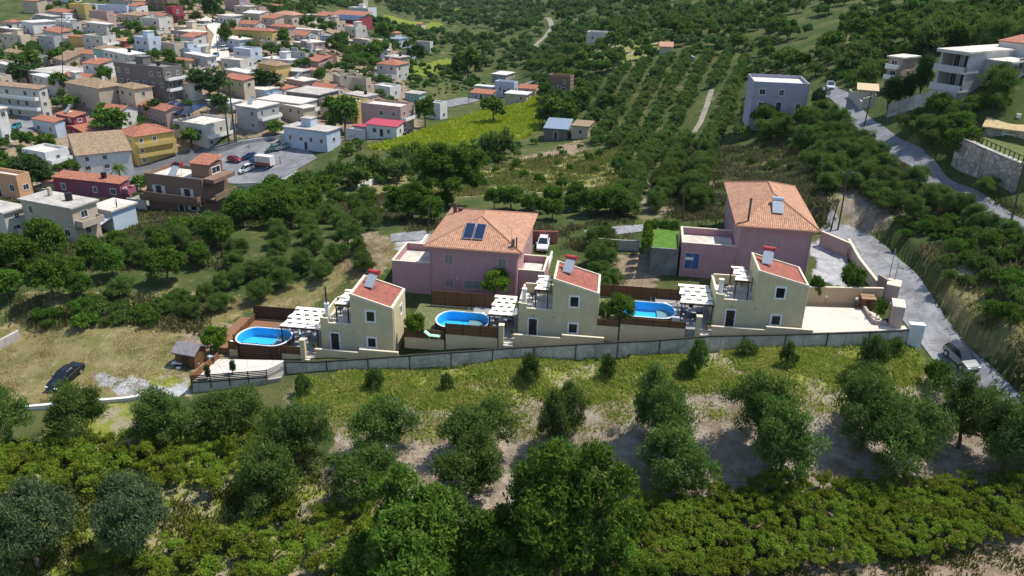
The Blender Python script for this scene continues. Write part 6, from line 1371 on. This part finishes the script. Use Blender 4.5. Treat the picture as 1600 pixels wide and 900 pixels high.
# terrace house on its stone wall at the right edge
wall_px('terrace_wall', [(1490, 255), (1530, 275), (1585, 300)], 4.2, .8, stone((.34, .30, .26), 1.1), 'high stone retaining wall at the right frame edge', M_conc, down=3)
q0 = G(1540, 250)
def terrace_house():
    P = D(1570, 222, 124); t = thing('terrace_house', P, -.6, 'stone terrace house with yellowish tiled roof on the high wall', 'house'); obj('wall', MB().box(-3, 3.5, -2, 4, -4, 2.2), stone((.34, .30, .25), 1.5), t); obj('roof', MB().prism([(-3.4, -2.4), (3.9, -2.4), (3.9, 4.4), (-3.4, 4.4)], [2.202, 2.202, 3.3, 3.3], [2.4, 2.4, 3.5, 3.5]), tiles((.50, .38, .2), .3, .36, .2), t, uv=True)
    obj('chimney', MB().box(.5, 1.1, 1.5, 2.1, 2.6, 4.2), M_concl, t); window(t, 'f', .4, .9, 1.4, 1.3, M_frame, M_pdark, .1, pos=-2); BLOCK.append((P[0], P[1], 3))
    A_, B2 = G(1490, 255), G(1585, 300); u_ = (B2 - A_); u_[2] = 0; u_ /= np.linalg.norm(u_); n_ = np.array([-u_[1], u_[0], 0]) * 7.0 + u_ * 2; zt_ = [A_[2] + 4.0, B2[2] + 4.0]
    Q = [A_ + n_ * .06, B2 + n_ * .06, B2 + n_, A_ + n_]
    l = obj('terrace_lawn', MB().prism([tuple(q[:2]) for q in Q], [A_[2], B2[2], B2[2], A_[2]], [zt_[0], zt_[1], zt_[1], zt_[0]]), plain((.09, .115, .03), .9, var=.25)); tag(l, kind='structure', label='green terrace lawn', cat='lawn')
    for q in (A_, (A_ + B2) / 2, B2): BLOCK.append((q[0], q[1], 2.0)); q = q + n_ * .5; BLOCK.append((q[0], q[1], 2.0))
    rl = thing('terrace_railing', (0, 0, 0), 0, 'dark railing along the edge of the green terrace', 'railing'); m = MB(); h2 = MB(); n = 14
    for k in range(n + 1):
        q = A_ + (B2 - A_) * k / n + EZ * 4.25; m.box(q[0] - .06, q[0] + .06, q[1] - .06, q[1] + .06, q[2] - .2, q[2] + .9)
    obj('baluster', m, M_woodd, rl); h2.path([tuple(A_ + EZ * 5.2), tuple(B2 + EZ * 5.2)], .07); obj('handrail', h2, M_woodd, rl)
    P = D(1600, 182, 126); t = thing('balcony_house', P, -.5, 'house with pale balcony cut by the right frame edge', 'house'); obj('wall', MB().box(-2, 8, 1.2, 6, -4, 2.6), M_white, t); b = obj('balcony', MB().box(-3.2, 8, -.6, 1.198, -.3, 0), M_white, t); obj('railing', MB().box(-3.2, 8, -.6, -.52, .35, .42).box(-3.2, 8, -.6, -.52, .9, .98).box(-3.2, -3.1, -.6, -.5, 0, 1).box(0, .1, -.6, -.5, 0, 1), M_metal, b); window(t, 'f', 0, 1.2, 1.2, 1.9, M_frame, M_pane, .1, pos=1.2); BLOCK.append((P[0] + 2, P[1] + 3, 2.5))
    P = D(1606, 142, 135); t = thing('red_roof_house', P, -.5, 'house with low red roof cut by the right frame edge', 'house'); obj('wall', MB().box(-1.5, 6, 0, 6, -4, 1.4), M_white, t); obj('roof', MB().prism([(-3, -1), (6, -1), (6, 7), (-3, 7)], [1.402, 1.402, 2.6, 2.6], [1.55, 1.55, 2.75, 2.75]), plain((.40, .07, .06), .7), t); BLOCK.append((P[0] + 2, P[1] + 3, 2.5))
terrace_house()
# village trees and palms
def palm(px, py, wpx, hpx, label):
    b = G(px, py); s = F / proj(b)[2]; h = hpx / s; R_ = wpx / s / 2; t = thing('palm_tree', b, 0, label, 'palm', 'palms of the village'); m = MB(); rg = np.random.default_rng(int(px)); m.tube((0, 0, -.5), (0, 0, h - R_ * .5), .28, .2, 8); obj('trunk', m, M_bark, t)
    C_, N_, L_, w_, l_ = [], [], [], [], []
    for i in range(34):
        a = rg.uniform(0, 6.28); el = rg.uniform(-.5, 1.2)
        for k in range(9):
            u = (k + .5) / 9; x = R_ * u * math.cos(el * (1 - u * .3)); z = h - R_ * .5 + R_ * (u * math.sin(el) - .55 * u * u); d = np.array([math.cos(a), math.sin(a), 0])
            for sgn in (-1, 1):
                sd_ = np.array([-math.sin(a), math.cos(a), 0]) * sgn; C_.append(d * x + np.array([0, 0, z]) + sd_ * .22); L_.append(sd_ + d * .6 + np.array([0, 0, -.4])); N_.append(np.array([0, 0, 1.0])); w_.append(.14); l_.append(.75)
    V, Fq = leaf_quads(np.array(C_), np.array(N_), np.array(L_), np.array(w_), np.array(l_)); c = bpy.data.objects.new('crown', np_mesh('crown', V, Fq, [M_olive])); COL.objects.link(c); c.parent = t
palm(192, 302, 26, 48, 'palm beside the magenta house'); palm(358, 225, 26, 62, 'left palm beside the tall pole near the road'); palm(368, 222, 26, 96, 'tall palm behind the grey balcony house'); palm(158, 76, 28, 24, 'palm in front of the long yellow house'); palm(352, 70, 18, 26, 'palm beside the ochre mansion')
for px, py, w, h, lab in ((50,300,78,58,'dark tree mass between the orange and magenta houses'),(45,112,60,32,'big green trees left of the grey flat house'),(90,100,30,24,'trees above the wide grey house'),(70,80,26,18,'bushy tree left of the palm house'),(95,148,40,34,'tall green tree beside the broad edge house'),(105,172,50,22,'low trees under the old beige house'),(175,210,66,38,'green clump above the tall yellow house'),(165,190,30,28,'tree before the crumbling houses'),(245,180,40,24,'bright shrubs below the dark unfinished block'),(330,155,66,44,'broad dark tree by the solar canopy'),(345,175,34,30,'yellow-green tree at the foot of the broad dark tree'),(332,35,30,42,'tall dark pine on the upper street'),(355,75,28,36,'trees left of the ochre mansion'),(380,70,36,14,'hedge before the ochre mansion'),(445,75,28,28,'trees right of the ochre mansion'),(475,110,0,0,''),(415,145,66,36,'wide dark tree below the white terraces'),(485,100,40,22,'bush behind the carport'),(540,205,66,50,'large round tree left of the pinkish house'),(520,185,40,34,'tree before the slab-roofed shell'),(665,200,40,48,'round dark tree right of the pinkish house'),(430,212,40,22,'bright shrub under the stacked balconies'),(300,232,36,30,'tree between the yellow and grey houses'),(285,212,30,24,'bright shrub beside the yellow house'),(600,72,40,34,'trees at the village end of the valley'),(650,100,40,30,'dark tree beside the pale blue valley house'),(732,128,56,50,'tall poplar-like tree by the valley floor'),(718,124,34,38,'yellowish tall tree at the valley floor'),(590,100,50,34,'tree clump below the white box'),(560,95,36,24,'trees above the long cream ruin'),(770,192,50,38,'big round tree standing in the vineyard field'),(868,195,60,40,'dark round tree at the right end of the vineyard field'),(905,170,40,30,'tree right of the brown house'),(945,178,34,30,'bushy tree above the stone hut'),(700,325,120,92,'large leafy tree rising behind the wide pink house'),(640,345,84,56,'citrus tree at the start of the farm track'),(675,350,50,40,'grey-leafed tree beside the citrus'),(40,132,60,36,'dark garden trees of the upper left'),(220,300,40,26,'small tree by the magenta house'),(232,300,30,28,'bush beside the brown village house'),(1500,250,60,50,'tree before the stone terrace wall'),(1192,205,50,40,'round tree left of the lilac house'),(1255,205,46,36,'round tree before the lilac house'),(1278,175,30,36,'dark tree at the right corner of the lilac house')):
    if w: tree_px(DARKT if ('dark' in lab or 'pine' in lab) and 'round' not in lab else WALNUT if w > 80 else LEAFY, px, py, w, h, lab, far=(F / G(px, py)[1] < 7))
# village boundary walls along the road
wall_px('road_wall', [(208, 300), (225, 290), (238, 283)], 1.2, .3, M_conc, 'low wall with open yard beside the palm', None); wall_px('road_wall', [(372, 292), (420, 290), (475, 288)], 1.0, .3, M_concl, 'pale wall under the parking lot', None); wall_px('road_wall', [(370, 226), (410, 220), (448, 215)], .9, .4, M_concl, 'pale kerb wall on the upper side of the village road', None); wall_px('road_wall', [(560, 298), (590, 285), (605, 280)], 1.2, .3, M_white, 'white wall in the brown meadow', None)
wall_px('far_wall', [(1085, 96), (1072, 90), (1065, 91)], 1.4, .3, M_white, 'white wall below the long orange roof', None)
# ------------------------------------------------------------------ planting, once every footprint is known
B_ = np.array(BLOCK) if BLOCK else np.zeros((0, 3))
def free(x, y, r):
    return not len(B_) or bool(np.all(np.hypot(B_[:, 0] - x, B_[:, 1] - y) > B_[:, 2] + r))
ROADS = [(LANE, 2.9)] + [([tuple(G(*p)[:2]) for p in P], w) for P, w in (
  ([(1292,135),(1310,150),(1330,172),(1345,190),(1372,212),(1405,236),(1450,268),(1510,310),(1580,345),(1660,400)],1.9), ([(610,372),(640,372),(672,366)],2.4), ([(915,366),(950,362),(1000,358),(1030,354)],2.4),
  ([(150,292),(190,276),(240,262),(300,248),(350,238),(400,228),(450,216)],5), ([(330,258),(380,258),(430,256),(470,262)],10), ([(690,166),(730,156),(775,152),(800,140),(840,124)],3.5),
  ([(345,100),(343,80),(348,55),(330,35),(312,28)],3.5), ([(845,80),(836,72),(842,66),(852,58),(862,44),(858,30),(846,27)],2.5), ([(1078,215),(1095,190),(1106,160),(1112,140)],1.3), ([(8,212),(25,205),(48,192),(60,185)],5))]
def onroad(x, y, r):
    return any(segdist(np.array([x]), np.array([y]), P)[0][0] < w + r for P, w in ROADS)
kept = []
for sp, x, y, k, kz, nm in PLANT:
    if y < 20: continue
    R_ = sp.R * k
    if not free(x, y, R_ * .75) or onroad(x, y, R_ * (.2 if nm.startswith('bank ') else .7)): continue
    z = zg(x, y); px, py, zc = proj((x, y, z + 1))
    if nm[:4] in ('wild', 'cops', 'slop', 'bank') and any(a < px < b and c < py < d for a, b, c, d in ((1366, 1480, 84, 160), (1462, 1600, 70, 128), (1176, 1282, 118, 160))): continue
    if not (-60 < px < 1660 and -40 < py < 960): continue
    kept.append((R_ / zc, sp, x, y, k, kz, nm, zc))
kept.sort(key=lambda t: -t[0])
cnt = {}; rest = []
LIM = {'olive_tree': 275, 'leafy_tree': 260, 'shrub': 270, 'scrub_bush': 200}
KL = {'olive_tree': 'grey-green olive tree', 'leafy_tree': 'deep green leafy tree', 'shrub': 'small leafy shrub', 'scrub_bush': 'small grey-green bush'}
for szx, sp, x, y, k, kz, nm, zc in kept:
    c = cnt.get(sp.name, 0)
    if c >= LIM.get(sp.name, 200): rest.append((sp, x, y, k, kz)); continue
    cnt[sp.name] = c + 1
    sp.put(x, y, k, kz, RNG.uniform(0, 6.28), int(RNG.integers(0, 9)), far=zc > 165, label=KL[sp.name] + ' in the ' + nm if nm[0] != '@' else nm[1:],
           cat='shrub' if sp.name in ('shrub', 'scrub_bush') else 'tree', group=(KL[sp.name] + 's in the ' + nm))
print('planted', cnt, 'rest', len(rest))
# all the woodland beyond what one could count
Vs, Fs, o = [], [], 0
for sp, x, y, k, kz in rest:
    _, V, Fq = sp.far[int(RNG.integers(0, len(sp.far)))]; a = RNG.uniform(0, 6.28)
    q = V * np.array([k, k, kz]); q = np.c_[q[:, 0] * math.cos(a) - q[:, 1] * math.sin(a) + x, q[:, 0] * math.sin(a) + q[:, 1] * math.cos(a) + y, q[:, 2] + zg(x, y)]
    Vs.append(q); Fs.append(Fq + o); o += len(q)
if Vs:
    M_wood = foliage('woodland_leaves', (.080, .150, .030), (.140, .215, .055), .5, .35, clump=.16, dry=(.19, .20, .06))
    wo = bpy.data.objects.new('woodland', np_mesh('woodland', np.concatenate(Vs), np.concatenate(Fs), [M_wood])); COL.objects.link(wo)
    tag(wo, 'mass of small trees covering the far slopes of the valley', 'woodland', kind='stuff')
nv = 0
for x, y, k, nm, lb in VPL:
    px, py, zc = proj((x, y, zg(x, y) + 1))
    if nv < 299 and -30 < px < 1630 and py < 935 and free(x, y, .5):
        VINE.put(x, y, k, k * RNG.uniform(.85, 1.2), RNG.uniform(0, 6.28), int(RNG.integers(0, 9)), label=lb, cat='vine', group=nm); nv += 1
print('vines', nv)
# ------------------------------------------------------------------ ground cover
def tufts(name, region, n, hgt_, spread, mat, label, blades=9, box=None, inv=False):
    W_ = [poly_px(P) for P in region]; pts = []
    allx = [p[0] for P in W_ for p in P]; ally = [p[1] for P in W_ for p in P]
    x = RNG.uniform(min(allx), max(allx), n * 6); y = RNG.uniform(min(ally), max(ally), n * 6)
    m = np.zeros(len(x), bool)
    for P in W_: m |= inpoly(x, y, P)
    dens = np.clip(.5 + .9 * np.sin(x * .42 + 2 * np.sin(y * .35)) * np.sin(y * .5 + np.sin(x * .3)) + .35 * np.sin(x * 1.3 + y * .8), 0, 1)
    m &= RNG.random(len(x)) < dens ** .9 + .06
    x, y = x[m][:n], y[m][:n]
    if len(B_):
        ok = np.ones(len(x), bool)
        for bx, by, br in B_: ok &= np.hypot(x - bx, y - by) > br
        x, y = x[ok], y[ok]
    for P, w in ROADS:
        ok = segdist(x, y, P)[0] > w; x, y = x[ok], y[ok]
    z = hgt(x, y); k = len(x)
    X = np.repeat(np.stack([x, y, z], -1), blades, 0); N = k * blades
    X[:, :2] += RNG.normal(size=(N, 2)) * spread
    Lv = RNG.normal(size=(N, 3)) * .45 + np.array([0, 0, 1]); hh = hgt_ * RNG.uniform(.5, 1.4, N)
    X[:, 2] += hh * .35; V, Fq = leaf_quads(X, RNG.normal(size=(N, 3)), Lv, hh * RNG.uniform(.18, .4, N), hh)
    o = bpy.data.objects.new(name, np_mesh(name, V, Fq, [mat])); COL.objects.link(o); return tag(o, label, 'ground cover', kind='stuff')
tufts('weeds', [REG['grass'][0], [(470,590),(640,580),(660,640),(560,650),(470,640)]], 10000, .40, .30, M_weed, 'tall yellow-green weeds growing along the boundary fence')
tufts('sparse_weeds', [[(470,588),(1440,562),(1450,640),(1250,650),(1000,665),(640,690),(470,680)]], 4500, .32, .4, M_weed, 'sparse tufts of weed on the pale orchard soil', 7)
tufts('meadow_grass', [[(640,290),(760,262),(860,245),(985,225),(990,290),(900,300),(800,300),(690,310)]], 2600, .6, .5, foliage('meadow_grass', (.17, .20, .05), (.27, .25, .09), .7, .4, 0, .3), 'rough olive-yellow grass on the meadow below the barn')
tufts('dry_grass', REG['straw'][:2] + [[(20,470),(330,470),(320,522),(20,522)]], 5000, .16, .3, M_straw, 'short straw-coloured grass on the field and slope')
tufts('undergrowth', [[(-20,690),(480,690),(620,800),(960,790),(1640,735),(1660,960),(-20,960)]], 9000, .34, .35, foliage('undergrowth', (.10, .13, .022), (.16, .17, .04), .5, .2, 0, .3), 'low green growth between the vines')
tufts('scrub_growth', [[(1430,395),(1610,360),(1630,620),(1540,556)], [(330,330),(640,300),(640,345),(360,350)], [(20,470),(330,470),(320,520),(20,520)], [(1190,200),(1600,330),(1600,395),(1180,260)], [(640,345),(985,345),(985,384),(640,372)], [(1040,235),(1300,235),(1300,360),(1040,350)], [(0,300),(360,300),(360,420),(0,430)]], 22000, .55, .5, M_scrub, 'rough scrub and dead grass on banks and meadow')
tufts('stubble', [REG['dirt'][0]], 7000, .14, .3, M_straw, 'sparse dry stubble on the pale orchard soil', 7)

hm = bpy.data.materials.new('haze'); hm.use_nodes = True; hn = hm.node_tree; hn.nodes.remove(hn.nodes['Principled BSDF']); hv = hn.nodes.new('ShaderNodeVolumePrincipled'); hv.inputs['Color'].default_value = (.80, .88, 1.0, 1); hv.inputs['Density'].default_value = .00004; hv.inputs['Anisotropy'].default_value = .3
hn.links.new(hv.outputs[0], hn.nodes['Material Output'].inputs['Volume'])
hz = obj('haze', MB().box(-7600, 7600, -60, 5400, float(GZ.min()) - 1.5, float(max(GZ.max(), CAMH)) + 30), hm); tag(hz, 'thin pale haze over the valley', 'haze', kind='stuff')

tufts('vineyard_rows', REG['vine'][:1], 5200, .8, .6, foliage('field_vines', (.34, .43, .03), (.46, .49, .05), .8, .4, 0, .3), 'low yellow-green vines covering the sloping field by the valley road', 8)

# trellis posts and a wire along the upper edge of the vineyard
a_, b_ = G(962, 790), G(1600, 752); nP = 13; tops = []
for k in range(nP):
    q = a_ + (b_ - a_) * k / (nP - 1); q[2] = zg(q[0], q[1]); lean = .1 * math.sin(k * 2.3)
    o = obj('vine_post', MB().tube((0, 0, -.4), (lean, 0, 2.0), .06, .05, 6), M_pole, None, tuple(q)); tag(o, 'grey-brown trellis post at the upper edge of the vineyard', 'post', 'trellis posts of the vineyard'); tops.append(q + np.array([lean, 0, 1.95]))
o = obj('trellis_wire', MB().path([tuple(p - tops[0]) for p in tops], .02, 4), M_dkm, None, tuple(tops[0])); tag(o, 'dark wire strung along the vineyard posts', 'wire')
